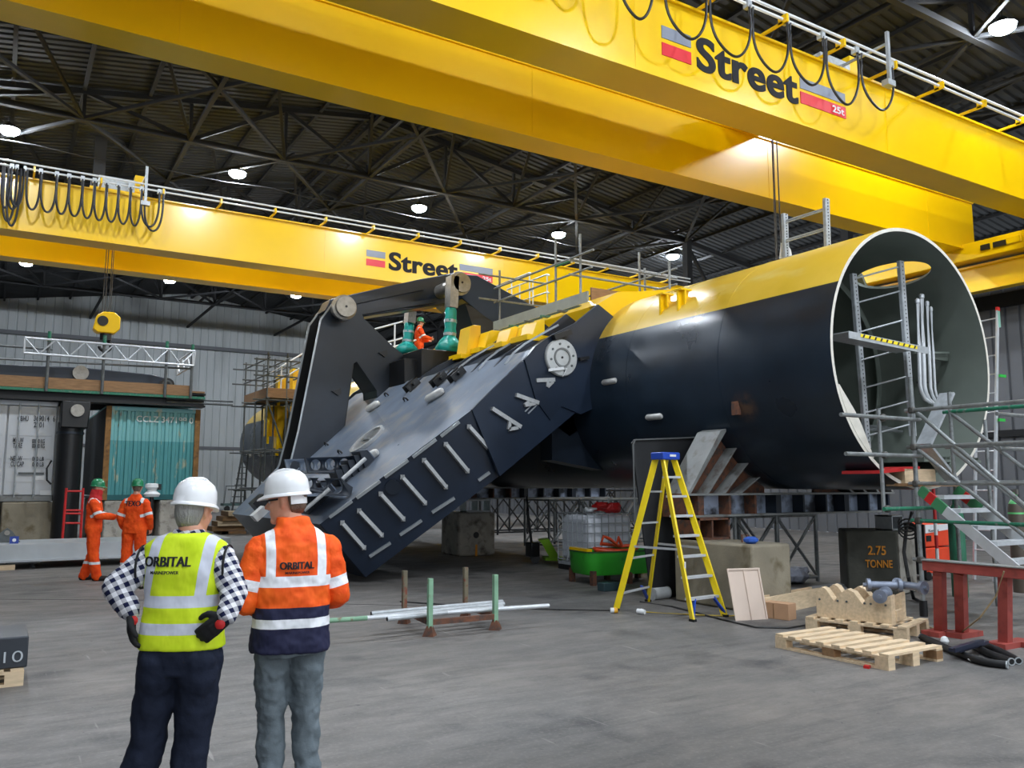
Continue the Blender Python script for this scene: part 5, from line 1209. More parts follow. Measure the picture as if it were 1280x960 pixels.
# pallet truck
q = onZ(690, 704); pt = thing('pallet_truck', 'lime green and black hand pallet truck in the shade under the hull', 'pallet truck', tuple(q)); lime = M('lime_green_paint', (146, 206, 48), .4, 0, .08, 5)
u = Vector((.85, -.5, 0)).normalized(); sv = Vector((.5, .85, 0))
for k_ in (0, .4): MB().beam(q + sv * k_ + Vector((-.2, 0, .1)), q + sv * k_ + u * .25 + Vector((0, 0, .08)), .16, .06).beam(q + sv * k_ + u * .25 + Vector((0, 0, .08)), q + sv * k_ + u * .3 + Vector((0, 0, .05)), .16, .05).build('fork', lime, pt)
MB().prism([q + Vector((-.35, 0, .5)), q + Vector((-.1, -.03, .52)), q + Vector((.12, -.12, .12)), q + Vector((-.08, -.06, .1)), q + Vector((-.25, 0, .42))], sv * .5).build('lift_body', lime, pt)
MB().tube(q + Vector((-.4, .15, .25)), q + Vector((-.5, .2, 1.15)), .03, 10).build('tow_bar', black, pt); MB().path([q + Vector((-.5, .2, 1.15)) + sv * (.16 * math.cos(a_)) + Vector((-.02 * math.sin(a_), 0, .16 * math.sin(a_) + .12)) for a_ in [R(x) for x in range(0, 361, 30)]], .02, 8).build('handle_loop', black, pt)
for k_ in (.1, .3): MB().tube(q + Vector((-.42, .0, .1)) + sv * k_, q + Vector((-.42, 0, .1)) + sv * (k_ + .09), .1, 18).build('steer_wheel', black, pt)
MB().box(q + Vector((-.4, .15, .3)), (.22, .25, .3)).build('pump', black, pt, bevel=.02)
q = onZ(714, 700); tag(MB().lathe([(.1, 0), (.16, .03), (.17, .2), (.12, .3), (.05, .34)], q, (0, 0, 1), 20).build('floor_bollard', white, origin=q), 'small white round tub on the floor right of the lime pallet truck', 'tub')
# plywood panel leaning on the block
BL, BR = onZ(920, 776), onZ(960, 774); d = (BR - BL).normalized(); s_ = Vector((-d.y, d.x, 0)); TLp = BL + s_ * .22; zt = zat(TLp.x - .03, TLp.y, 711)
pl_ = thing('plywood_panel', 'pale plywood panel leaning against the stained concrete block', 'panel', tuple((BL + BR) / 2)); plyw = M('pale_plywood', (222, 202, 186), .6, 0, .06, 3, stretch=(1, 1, .3))
mb = MB(); upv = atd(909, 711, (BL - CAM).dot(FW) + .1) - BL; mb.prism([BL, BR, BR + upv, BL + upv], s_ * .018); mb.build('sheet', plyw, pl_)
for f in (.0, .5, .97): MB().beam(BL.lerp(BR, f) - s_ * .006, BL.lerp(BR, f) + upv - s_ * .006, .02, .012, s_).build('batten', plyw, pl_)
MB().beam(BL + upv * .985 - s_ * .006, BR + upv * .985 - s_ * .006, .012, .02).build('batten', plyw, pl_)
q0, q1 = onZ(960, 741), onZ(979, 742); zt = zat(q0.x, q0.y, 715); ms = thing('mesh_panel', 'small grey wire mesh panel propped behind the plywood panel', 'mesh panel', tuple(q0))
for i in range(9): MB().tube(q0.lerp(q1, i / 8), q0.lerp(q1, i / 8) + Vector((-.02, .03, zt)), .007, 5).build('wire', galv, ms)
for i in range(8): MB().tube(q0 + Vector((-.02, .03, zt)) * (i / 7) + Vector((0, 0, .004)), q1 + Vector((-.02, .03, zt)) * (i / 7) + Vector((0, 0, .004)), .007, 5).build('wire', galv, ms)
tag(rag('pale dust sheet heaped on the floor behind the mesh panel', 'dust_sheet', tuple(onZ(990, 728)), .42, M('pale_dust_sheet', (168, 172, 186), .7, 0, .08), 6, 9), None, 'sheet')
rag('flat grey plastic sheet spread on the floor behind the timber V blocks', 'plastic_sheet', tuple(onZ(1035, 741)), .62, M('grey_plastic_sheet', (150, 150, 150), .6, 0, .1), 8, 12).scale = (1.2, .8, .25)
# timbers
A, B = onZ(957, 771), onZ(1018, 758)
def along(A, B): d = (B - A).normalized(); return d, Vector((-d.y, d.x, 0))
zt = zat(A.x, A.y, 748)
ba = thing('timber_bearer', 'long pale pine bearer box lying behind the small carton', 'timber', tuple((A + B) / 2)); d, s_ = along(A, B)
MB().prism([A, B + d * .25, B + d * .25 + s_ * .05, A + s_ * .05], (0, 0, zt)).build('side_board', wood, ba); MB().prism([A + s_ * .15, B + d * .25 + s_ * .15, B + d * .25 + s_ * .19, A + s_ * .19], (0, 0, zt)).build('side_board', wood, ba)
MB().prism([A + s_ * .05 + Vector((0, 0, zt - .06)), B + d * .22 + s_ * .05 + Vector((0, 0, zt - .06)), B + d * .22 + s_ * .15 + Vector((0, 0, zt - .06)), A + s_ * .15 + Vector((0, 0, zt - .06))], (0, 0, .03)).build('lid_board', woodd, ba); MB().prism([A + s_ * .05, A + d * .04 + s_ * .05, A + d * .04 + s_ * .15, A + s_ * .15], (0, 0, zt)).build('end_board', wood, ba)
A, B = onZ(954, 772), onZ(986, 776); d, s_ = along(A, B); zt = zat(A.x, A.y, 752)
ct = thing('carton', 'small brown carton on the floor in front of the pine bearer', 'box', tuple((A + B) / 2)); cm_ = M('brown_cardboard', (190, 150, 116), .8, 0, .06, 6)
MB().prism([A, B, B + s_ * .2, A + s_ * .2], (0, 0, zt)).build('box_body', cm_, ct, bevel=.004); MB().beam(A.lerp(B, .42) - s_ * .003 + Vector((0, 0, .01)), A.lerp(B, .42) - s_ * .003 + Vector((0, 0, zt - .01)), .012, .004, s_).build('seam', woodd, ct)
# pallets
def pallet(name_label, A, ex, ey, L_, W_, boards, up_bottom=True):
    A = Vector(A); p = thing('wooden_pallet', name_label, 'pallet', tuple(A + ex * L_ / 2 + ey * W_ / 2), 'wooden pallets on the workshop floor')
    rot = Matrix((ex, ey, Vector((0, 0, 1)))).transposed(); P = lambda x, y, z: A + ex * x + ey * y + Vector((0, 0, z))
    rnd = random.Random(len(name_label))
    for y in (.05, W_ / 2, W_ - .05):
        MB().box(P(L_ / 2, y, .011), (L_, .1, .022), rot).build('bottom_board', wood, p); MB().box(P(L_ / 2, y, .111), (L_, .1, .02), rot).build('stringer_board', wood, p)
        for x in (.07, L_ / 2, L_ - .07): MB().box(P(x, y, .062), (.14, .1, .08), rot).build('spacer_block', woodd if rnd.random() < .3 else wood, p)
    for i in range(boards):
        x = .05 + (L_ - .1) * i / (boards - 1); MB().box(P(x, W_ / 2 + rnd.uniform(-.008, .008), .132), (.095, W_, .022), rot @ Matrix.Rotation(rnd.uniform(-.02, .02), 3, 'Z')).build('deck_board', wood, p)
    return p
q = onZ(1111, 839); ex = Vector((0, 1, 0)); ey = Vector((1, 0, 0))
pallet('empty wooden pallet nearest the camera on the right, its deck boards facing up', (q.x, q.y, 0), ex, ey, 1.3, .85, 8)
A, B = onZ(1007, 786), onZ(1134, 801); d, s_ = along(A, B)
pallet('wooden pallet under the timber V blocks, behind the empty pallet', tuple(A), d, s_, (B - A).length, .8, 7)
# V block timbers on that pallet
zp = .143; V0 = A + s_ * .1 + d * .1 + Vector((0, 0, zp)); Lv = (B - A).length - .28; V1 = V0 + d * Lv
vb = thing('timber_v_block', 'pale timber V blocks bolted in a row, resting on the rear pallet', 'timber chock', tuple((V0 + V1) / 2))
prof = [(0, 0), (0, .3), (.08, .36), (.14, .34), (.25, .2), (.33, .3), (.43, .36), (.52, .33), (.63, .2), (.7, .29), (.78, .31), (.86, .22), (.93, .3), (1, .33), (1, 0)]
hv = .95
for k_ in (0, 1):
    o_ = V0 + s_ * (.36 * k_)
    for (f0, f1) in ((0, 1),):
        MB().prism([o_ + d * (f * Lv) + Vector((0, 0, h * hv)) for f, h in prof], s_ * .13).build('v_board', wood, vb)
for f in (.05, .3, .42, .66, .74, .93): 
    MB().tube(V0 + d * f * Lv + Vector((0, 0, .2)) - s_ * .008, V0 + d * f * Lv + Vector((0, 0, .2)) + s_ * .01, .013, 8).build('bolt_head', tubed, vb)
for f in (0.01, .99): MB().beam(V0 + d * f * Lv + Vector((0, 0, .07)) + s_ * .13, V0 + d * f * Lv + Vector((0, 0, .07)) + s_ * .36, .04, .12).build('tie_board', wood, vb)
fit = M('blue_grey_cast_steel', (128, 136, 152), .4, .3, .12, 10)
def fitting(label, c, ax):
    c = Vector(c); ax = Vector(ax).normalized(); o = thing('pipe_fitting', label, 'steel fitting', tuple(c), 'blue grey steel fittings on the V blocks')
    MB().lathe([(.03, -.19), (.075, -.19), (.075, -.15), (.045, -.14), (.045, .14), (.075, .15), (.075, .19), (.03, .19)], c, ax, 18).build('roller', fit, o); MB().tube(c - ax * .23, c + ax * .23, .025, 10).build('spindle', fit, o)
cn = V0 + d * (.86 * Lv)
fitting('blue grey steel fitting lying in the V notch, end towards the camera', cn + s_ * .1 + Vector((0, 0, .3)), s_ * -1 + d * .15)
fitting('blue grey steel fitting lying behind across the V blocks, left one', cn + s_ * .34 + Vector((0, 0, .38)) - d * .06, d + s_ * .6)
fitting('blue grey steel fitting lying behind across the V blocks, right one', cn + s_ * .42 + Vector((0, 0, .385)) + d * .2, d - s_ * .4)
# black pipes
def pipe(label, pts, r_):
    w_ = [onZ(*p, r_ + .002) for p in pts]; cr = []
    for i in range(len(w_) - 1):
        for k_ in range(6):
            t_ = k_ / 6; p0 = w_[max(i - 1, 0)]; p1 = w_[i]; p2 = w_[i + 1]; p3 = w_[min(i + 2, len(w_) - 1)]
            cr.append(.5 * ((2 * p1) + (p2 - p0) * t_ + (2 * p0 - 5 * p1 + 4 * p2 - p3) * t_ ** 2 + (3 * p1 - p0 - 3 * p2 + p3) * t_ ** 3))
    cr.append(w_[-1]); o = thing('black_hose', label, 'hose', tuple(w_[0]), 'black hoses on the floor')
    MB().path(cr, r_, 12).build('hose_body', rubber, o); dd = (cr[-1] - cr[-2]).normalized(); MB().pipe(cr[-1], cr[-1] + dd * .012, r_, r_ * .75, 14).build('cut_end', galv, o); MB().tube(cr[-1] + dd * .001, cr[-1] + dd * .004, r_ * .74, 14).build('bore', black, o)
pipe('long black hose on the floor curving from the pallets to the right', [(1152, 796), (1168, 803), (1190, 813), (1225, 826), (1258, 831)], .036)
pipe('black hose on the floor in the middle of three beside the red trestle', [(1216, 806), (1232, 815), (1250, 822), (1264, 827)], .036)
pipe('black hose on the floor furthest right of three beside the red trestle', [(1228, 805), (1246, 812), (1262, 820), (1273, 826)], .034)
mb = MB().beam(onZ(1193, 813, .09), onZ(1229, 802, .09), .11, .03).beam(onZ(1193, 813, .12), onZ(1229, 802, .12), .02, .04)
tag(mb.build('plastic_channel', M('dark_blue_plastic', (38, 44, 62), .35, 0, .1), origin=onZ(1210, 808)), 'dark blue plastic channel lying across the black hoses', 'channel')
q = onZ(1181, 805); tag(MB().lathe([(.03, 0), (.045, .03), (.03, .07), (.012, .08)], q, (0, 0, 1), 14).build('white_bottle_cap', white, origin=q), 'small white knob on the floor beside the black hoses', 'cap')
q = onZ(1084, 835); tag(MB().box(q + Vector((0, 0, .012)), (.07, .05, .024), Matrix.Rotation(.4, 3, 'Z')).build('red_scrap', redp, origin=q), 'small red scrap at the front edge of the empty pallet', 'scrap')
rag('white scrap of plastic on the floor in front of the black hoses', 'plastic_scrap', tuple(onZ(1216, 828)), .07, white, 4, 2)
# red trestle
xa = 8.95; base = [onZ(1176, 794), onZ(1203, 796), onZ(1257, 809)]
TA = onX(1160, 704, 9.0); TB = onX(1264, 718, 9.0)
rt = thing('steel_trestle', 'red oxide steel trestle stool with broad feet below the scaffold stairs', 'trestle', tuple(base[1])); zt = (TA.z + TB.z) / 2
MB().beam((9.0, TA.y + .02, zt), (9.0, TB.y - .25, zt), .17, .11).build('top_beam', redox, rt, bevel=.006); MB().beam((9.0, TA.y + .02, zt + .06), (9.0, TB.y - .25, zt + .06), .2, .012).build('top_plate', prim, rt)
tops = [onX(1174, 706, 9.0).y, onX(1200, 710, 9.0).y, onX(1256, 718, 9.0).y]
for b_, y in zip(base, tops):
    MB().beam((b_.x, b_.y, .05), (9.0, y, zt - .05), .1, .1, (0, 1, 0)).build('leg', redox, rt)
for b_, w_ in ((base[0] + Vector((-.03, 0, 0)), .3), (base[1] + Vector((.05, 0, 0)), .42), (base[2] + Vector((-.02, 0, 0)), .3), (base[2] + Vector((.25, -.05, 0)), .25)):
    MB().bb(b_.x - w_ / 2, b_.x + w_ / 2, b_.y - .09, b_.y + .12, 0, .055).build('foot_plate', redox, rt)
mb = MB().path([onX(1255, 714, 8.85), onX(1245, 745, 8.85), onX(1225, 772, 8.8), onZ(1200, 792, .03), onZ(1175, 788, .02), onZ(1150, 780, .02)], .009, 6)
tag(mb.build('air_line', M('tan_hose', (150, 130, 96), .6, 0, .1), origin=onZ(1200, 792)), 'thin tan hose looping from the red trestle down to the floor', 'hose')
# ================================================================== SCAFFOLD STAIR AT THE MOUTH
sc = thing('scaffold_stair', 'scaffold tube stair tower with aluminium treads at the open hull mouth', 'scaffold', (10.5, 5.8, 0))
XA, YA = 10.271, 6.58; XBs = 11.15
cpm = M('rusty_coupler', (92, 90, 86), .5, .5, .2)
def stube(p, q, nm='scaffold_tube', m=tubem, r_=.026):
    ob = MB().tube(p, q, r_, 10).build(nm, m, sc); MB().pipe(Vector(q), Vector(q) + (Vector(q) - Vector(p)).normalized() * .004, r_, r_ * .75, 10).build('tube_end', black, ob); return ob
def coupler(p):
    MB().box(p, (.08, .08, .09)).build('coupler', cpm, sc, bevel=.02)
stube((XA, YA, 0), (XA, YA, 3.1), 'standard', tubem, .03); MB().tube((XA, YA, .0), (XA, YA, .2), .05, 12).build('caster_stem', black, sc)
stube(onY(1105, 641, YA), onY(1098, 512, YA), 'standard')
BX = onY(1190, 497, YA).x
stube((XBs, YA, 0), (XBs, YA, onY(1188, 490, YA).z), 'standard'); stube((12.0, YA, 0), (12.0, YA, 2.6), 'standard')
stube((XBs, 4.4, 0), (XBs, 4.4, 2.75), 'standard'); stube((XA, 3.9, 0), (XA, 3.9, 2.75), 'standard')
for i, z in enumerate((2.66, 2.175, 1.695, 1.215, .715)):
    stube((XA, YA + .1, z), (XA, 3.3, z), 'ledger', greenp if i in (3,) else tubem); coupler((XA, YA, z))
    if i in (0, 1, 2): stube((XBs, YA + .1, z + .02), (XBs, 3.3, z + .02), 'ledger', greenp if i == 0 else tubem)
for (xl, yl, xr, yr) in ((1051, 519, 1150, 524), (1057, 565, 1152, 572), (1105, 637, 1172, 634)):
    a_, b_ = onY(xl, yl, YA - .06), onY(xr, yr, YA - .06); z = (a_.z + b_.z) / 2; stube((a_.x, YA - .06, z), (b_.x, YA - .06, z), 'transom', greenp if yl > 600 else tubem); coupler((onY(1101, 540, YA).x, YA - .03, z))
for z in (2.6, 2.15): stube((XBs - .1, 5.9, z), (12.3, 5.9, z), 'transom')
# handrails down the stair
def rail2(p, q, X, m=tubem): a_, b_ = onX(*p, X), onX(*q, X); stube(a_, b_, 'handrail', m)
rail2((1147, 516), (1283, 634), XA); rail2((1148, 562), (1283, 672), XA, tubem); rail2((1186, 514), (1283, 588), XBs); rail2((1190, 562), (1283, 636), XBs)
# stringers and treads
s0, s1 = onX(1150, 612, XA), onX(1262, 705, XA)
dX = .82
band = M('green_red_tape_paint', (60, 126, 84), .5)
for k_ in (0, 1):
    o_ = Vector((dX * k_, 0, 0)); st = MB().beam(s0 + o_, s1 + o_ + (s1 - s0) * .1, .03, .13, (0, 0, 1)).build('stringer', alu, sc)
    dd = (s1 - s0); 
    for f0, f1, m_ in ((-.0, .09, band), (.09, .17, redp), (.17, .3, band)): MB().beam(s0 + o_ + dd * f0, s0 + o_ + dd * f1, .034, .134).build('tape_band', m_, st)
for (x, y, x2, y2) in ((1168, 621, 1208, 621), (1188, 638, 1230, 638), (1209, 659, 1255, 660), (1233, 679, 1277, 679), (1258, 702, 1300, 701)):
    a_ = onX(x, y, XA); MB().bb(XA + .02, XA + dX - .02, a_.y - .12, a_.y + .1, a_.z - .03, a_.z + .02).build('tread', alu, sc)
MB().bb(XA - .02, XBs + .1, YA - .1, YA + .3, 1.66, 1.7).build('landing_board', woodd, sc)
# aluminium ladder standing further right
al = thing('leaning_ladder', 'tall aluminium ladder with green top standing right of the hull mouth', 'ladder', tuple(onY(1240, 700, 8.2)))
for (x0_, x1_) in ((1247, 1240),): 
    a_, b_ = onY(x0_, 386, 8.2), onY(x1_, 690, 8.2); MB().beam(b_ - Vector((0, 0, b_.z)), a_, .07, .03, (0, 1, 0)).build('stile', alu, al); MB().beam(a_ - Vector((0, 0, .35)), a_, .075, .035, (0, 1, 0)).build('green_tip', M('pale_green_paint', (124, 168, 150), .5), al); MB().beam(a_ - Vector((0, 0, .04)), a_ + Vector((0, 0, .03)), .08, .04, (0, 1, 0)).build('red_cap', redp, al)
    MB().beam(b_ - Vector((0, 0, b_.z)) + Vector((.1, .4, 0)), a_ + Vector((.02, .4, 0)), .07, .03, (0, 1, 0)).build('stile', alu, al)
    for i in range(14): f = (i + .5) / 14; p = (b_ - Vector((0, 0, b_.z))).lerp(a_, f); MB().tube(p, p + Vector((.08, .4, 0)), .014, 6).build('rung', alu, al)
# green clips sticking out, welding set, bottles
ws = thing('welding_set', 'red orange welding machine with white panel standing behind the red trestle', 'welding machine', tuple(onZ(1172, 722)))
q = onZ(1160, 726); YW_ = q.y; a_, b_ = onY(1157, 684, YW_), onY(1190, 654, YW_); wr = M('welder_orange_red', (232, 74, 40), .45, 0, .06, 5)
MB().bb(a_.x, b_.x, YW_, YW_ + .55, a_.z, b_.z).build('power_unit', wr, ws, bevel=.02); MB().prism([(a_.x + .01, YW_ - .01, b_.z - .01), (b_.x - .02, YW_ - .01, b_.z - .01), (b_.x - .02, YW_ - .01, b_.z - .1), (a_.x + .01, YW_ - .01, b_.z - .16)], (0, .02, 0)).build('white_panel', white, ws)
MB().bb(a_.x, b_.x - .02, YW_, YW_ + .6, .12, a_.z - .02).build('wire_feeder', wr, ws, bevel=.02); MB().bb(a_.x + .03, a_.x + .17, YW_ - .012, YW_, a_.z + .1, a_.z + .2).build('control_panel', black, ws)
MB().bb(a_.x - .03, a_.x, YW_, YW_ + .55, 0.1, b_.z).build('side_frame', black, ws)
for dx in (.05, .35): MB().tube((a_.x + dx, YW_, .08), (a_.x + dx, YW_ + .06, .08), .08, 16).build('wheel', black, ws)
text('maker_lettering', 'Kemppi', .1, facing((a_.x + .1, YW_ - .013, b_.z - .15), (1, 0, 0), (0, 0, 1)), logo_blk, ws, .002, fit=(.3, .06))
def bottle(label, x, y, Y, top_, m):
    q = onY(x, y, Y); z = q.z; o = thing('gas_bottle', label, 'gas bottle', (q.x, q.y, 0)); MB().lathe([(.11, 0), (.115, .02), (.115, z - .32), (.1, z - .2)], (q.x, q.y, 0), (0, 0, 1), 20).build('cylinder', m, o); MB().lathe([(.118, z - .36), (.1, z - .2), (.06, z - .12), (.035, z - .1), (.035, z - .02)], (q.x, q.y, 0), (0, 0, 1), 20).build('shoulder', top_, o); MB().bb(q.x - .03, q.x + .03, q.y - .05, q.y + .03, z - .05, z + .03).build('valve', steel, o)
bottle('green shouldered gas bottle at the right edge behind the stair handrails', 1268, 614, 7.2, M('bottle_green', (96, 188, 112), .4), M('bottle_brown', (86, 76, 66), .5))
bottle('green gas bottle half hidden under the top stair treads', 1193, 622, 7.4, M('bottle_dark_green', (50, 110, 84), .4), M('bottle_dark_green', (50, 110, 84), .4))
bp = thing('striped_pole', 'red and white striped barrier pole standing beside the welding machine', 'pole', tuple(onZ(1172, 735)))
q = onZ(1174, 735); z1 = zat(q.x, q.y, 604)
for i in range(8): MB().tube((q.x, q.y, z1 * i / 8), (q.x, q.y, z1 * (i + 1) / 8), .028, 10).build('stripe', redp if i % 2 else white, bp)
mb = MB().path([onX(1140, 640, 10.9), onX(1133, 660, 10.9), onX(1130, 690, 10.8), onX(1135, 720, 10.7), onZ(1142, 748, .03), onZ(1150, 752, .03)], .025, 8)
tag(mb.build('welding_cable', bcab, origin=onZ(1142, 748)), 'thick black welding cable hanging beside the scaffold standard down to the floor', 'cable')
mb = MB().path([onX(1135, 668, 10.85) + Vector((0, .14 * math.cos(i * .5), .1 * math.sin(i * .5) + .004 * i)) for i in range(40)], .012, 6)
tag(mb.build('coiled_cable', bcab, origin=onX(1135, 668, 10.85)), 'coil of thin black cable hung on the scaffold by the block', 'cable')
for (x, y) in ((1253, 470), (1252, 525)): 
    q = onY(x, y, 8.15); tag(MB().beam(q - Vector((.1, 0, 0)), q + Vector((.1, 0, .0)), .03, .05).build('green_clip', M('clip_green', (50, 176, 70), .5), origin=q), ('upper' if y < 500 else 'lower') + ' small green clip sticking out from the aluminium ladder', 'clip')
# ================================================================== STILLAGE WITH TUBES
g = M('flaking_green_paint', (128, 168, 138), .6, 0, .15, 6, dirt=(120, 84, 60), dlo=.6, dhi=.75)
g2 = M('rusted_green_post', (112, 104, 84), .7, 0, .2, 7, dirt=(124, 66, 48), dlo=.5, dhi=.62)
P0, P1_, P3 = onZ(537, 795), onZ(619, 787), onZ(505, 779); P2_ = P1_ + P3 - P0
stl = thing('tube_stillage', 'low rusty stillage frame with four flaking green posts', 'stillage', tuple((P0 + P2_) / 2)); hp = zat(P0.x, P0.y, 723)
for p in (P0, P1_, P2_, P3):
    po = MB().beam(p + Vector((0, 0, .05)), p + Vector((0, 0, hp)), .052, .052).build('post', g if p in (P0, P1_) else g2, stl); MB().lathe([(.09, 0), (.085, .02), (.05, .09), (.04, .11)], p, (0, 0, 1), 4).build('foot', rust, stl)
for a_, b_ in ((P0, P1_), (P1_, P2_), (P2_, P3), (P3, P0)): MB().beam(a_ + Vector((0, 0, .15)), b_ + Vector((0, 0, .15)), .05, .06).build('base_rail', rust, stl)
a_, b_ = P0.lerp(P3, .35), P1_.lerp(P2_, .35)
zt_ = .215
for i, (l, r2, lab) in enumerate((((408, 776), (686, 757), 'longest grey scaffold tube, lying in front across the stillage'), ((464, 767), (628, 752), 'short scaffold tube at the back of those lying on the stillage'), ((466, 771), (630, 755), 'middle one of the short scaffold tubes lying on the stillage'), ((484, 774), (628, 758), 'short scaffold tube just behind the longest tube on the stillage'))):
    A_, B_ = onZ(*l, zt_), onZ(*r2, zt_)
    o = thing('scaffold_tube', lab, 'tube', tuple(A_), 'loose scaffold tubes on the stillage'); MB().tube(A_, B_, .026, 12).build('tube', galv if i else alu, o); d_ = (A_ - B_).normalized(); MB().tube(A_, A_ + d_ * .004, .02, 12).build('tube_bore', black, o)
    if not i: MB().tube(A_ - d_ * -.0, A_ - d_ * .45, .0268, 12).build('green_end', g, o)
# ================================================================== LEFT FOREGROUND
q = onZ(33, 833); q2 = onZ(30, 850); 
A = onZ(29, 857); pp = pallet('pallet at the left edge of the photo under the black weight', (A.x - 1.0, A.y, 0), Vector((1, 0, 0)), Vector((0, 1, 0)), 1.0, .8, 7)
bw = thing('steel_weight', 'dark steel block with chalked 10 on a pallet at the left edge', 'weight', (A.x - .5, A.y + .35, .143)); zt = zat(A.x, A.y + .02, 795)
MB().prism([(A.x - 1.2, A.y + .02, .145), (A.x + .0, A.y + .02, .145), (A.x + .02, A.y + .02, zt), (A.x + .02, A.y + .75, zt + .06), (A.x - 1.2, A.y + .75, zt + .06), (A.x - 1.2, A.y + .02, zt)], (0, .0, 0)) if False else None
mb = MB(); xw0, xw1 = A.x - 1.0, A.x + .02
mb.loft([[Vector((x, A.y + .02, .145)), Vector((x, A.y + .02, zt)), Vector((x, A.y + .75, zt)), Vector((x, A.y + .75, .145))] for x in (xw0, xw1)]); mb.build('block', M('black_steel_block', (52, 56, 62), .5, .2, .2, 3), bw, bevel=.012)
text('chalk_number', '10', .2, facing(onY(4, 829, A.y + .013), (1, 0, 0), (0, 0, 1)), M('chalk_white', (176, 182, 186), .9), bw, .002, -.002, fit=(.14, .09))
# ================================================================== CONTAINERS AND THE STRUCTURE ON THEM
YC = 25.1
def corr_panel(x0, x1, y, z0, z1, pitch, dep):
    mb = MB(); vs = []; n = int(round((x1 - x0) / pitch)); pitch = (x1 - x0) / n
    for i in range(n):
        x = x0 + i * pitch; vs += [(x, 0), (x + pitch * .4, 0), (x + pitch * .52, dep), (x + pitch * .88, dep)]
    vs.append((x1, 0)); pts = [(a, y + b, z) for a, b in vs for z in (z0, z1)]
    return mb.add(pts, [(2 * i, 2 * i + 2, 2 * i + 3, 2 * i + 1) for i in range(len(vs) - 1)])
t = NT('faded_teal_container_paint'); p = t.obj(); z = t.xyz(p)[2]
k_ = t.mix(t.math('GREATER_THAN', z, 1.62), lin((78, 150, 152)), lin((118, 180, 180)))
k_ = t.mix(t.math('MULTIPLY', t.ramp(t.noise(t.scale(p, (1, 1, .35)), 4, 5), .60, .68), .8), k_, lin((184, 182, 152)))
k_ = t.mix(t.math('MULTIPLY', t.ramp(t.noise(t.scale(p, (1.4, 1, .4)), 3, 5), .66, .72), .9), k_, lin((112, 74, 48)))
tealc = t.fin(k_, .5)
whitec = M('grey_white_container_paint', (196, 199, 202), .5, 0, .05, 2, dirt=(160, 154, 146), dlo=.6, dhi=.8)
rustp = M('rusty_ochre_post', (140, 102, 56), .8, .05, .25, 5, dirt=(96, 70, 48), dlo=.5, dhi=.7)
TX0, TX1, TZ0, TZ1 = 2.43, 4.87, 1.27, 3.83
tc_ = thing('shipping_container', 'faded teal corrugated shipping container on concrete blocks with rusty corner posts', 'container', ((TX0 + TX1) / 2, YC + 3, TZ0))
corr_panel(TX0 + .14, TX1 - .1, YC + .02, TZ0 + .12, TZ1 - .1, .2, .05).build('end_wall', tealc, tc_, norm=False)
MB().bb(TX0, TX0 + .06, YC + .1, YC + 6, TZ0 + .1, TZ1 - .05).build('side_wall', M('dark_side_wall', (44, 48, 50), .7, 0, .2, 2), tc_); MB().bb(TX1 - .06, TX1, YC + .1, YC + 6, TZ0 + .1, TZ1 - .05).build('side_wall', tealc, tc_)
for x in (TX0, TX1 - .12): MB().bb(x, x + .14, YC - .02, YC + .12, TZ0, TZ1).build('corner_post', rustp, tc_)
MB().bb(TX0 + .14, TX1 - .12, YC - .01, YC + .06, TZ1 - .12, TZ1 - .02).build('top_rail', tealc, tc_); MB().bb(TX0 + .14, TX1 - .12, YC - .01, YC + .1, TZ0, TZ0 + .14).build('bottom_rail', M('dark_teal', (36, 96, 100), .6), tc_)
MB().bb(TX0, TX1, YC, YC + 6, TZ1 - .05, TZ1).build('roof_panel', tealc, tc_); MB().bb(TX0, TX1, YC, YC + 6, TZ0, TZ0 + .06).build('floor_pan', black, tc_)
wtx = M('faded_white_lettering', (222, 228, 226), .7)
text('container_number', 'CCLZ 347199 0', .2, facing((3.2, YC + .008, 3.42), (1, 0, 0), (0, 0, 1)), wtx, tc_, .003, .002, fit=(1.5, .17))
WX1, WX0 = 1.36, -1.08
wc = thing('shipping_container', 'grey white shipping container doors with weight markings at the left edge', 'container', ((WX0 + WX1) / 2, YC + 3, 1.26))
MB().bb(WX0, WX1, YC + .1, YC + 6, 1.26, 3.86).build('shell', whitec, wc)
btx = M('faded_black_lettering', (56, 58, 62), .7)
for x0_, x1_ in ((WX0 + .1, .12), (.16, WX1 - .12)):
    dr = MB().bb(x0_, x1_, YC, YC + .06, 1.42, 3.72).build('door', whitec, wc, bevel=.01)
    for zz_ in (1.75, 2.35, 2.95): MB().bb(x0_ + .05, x1_ - .05, YC - .012, YC, zz_, zz_ + .03).build('door_rib', whitec, dr)
    for f in (.22, .62):
        x = x0_ + (x1_ - x0_) * f; lb_ = MB().tube((x, YC - .05, 1.36), (x, YC - .05, 3.8), .022, 8).build('lock_bar', galv, dr)
    MB().bb(x0_ + .3, x1_ - .2, YC - .04, YC - .02, 1.95, 2.0).build('door_handle', tubed, dr)
for x in (WX0, WX1 - .1): MB().bb(x, x + .1, YC - .02, YC + .1, 1.26, 3.86).build('corner_post', prim, wc)
MB().bb(WX0, WX1, YC - .02, YC + .1, 3.74, 3.86).build('door_header', whitec, wc); MB().bb(WX0, WX1, YC - .02, YC + .1, 1.26, 1.4).build('door_sill', prim, wc)
def ctext(s_, x0, y0, x1, y1):
    a_, b_ = onY(x0, y1, YC - .03), onY(x1, y0, YC - .03); text('container_marking', s_, .2, facing((a_.x, YC - .03, a_.z), (1, 0, 0), (0, 0, 1)), btx, wc, .003, .003, fit=(b_.x - a_.x, b_.z - a_.z))
ctext('CBHU', 22, 520, 36, 526); ctext('369014', 42, 520, 62, 526); ctext('6', 66, 520, 69, 527); ctext('2201', 42, 528, 55, 534)
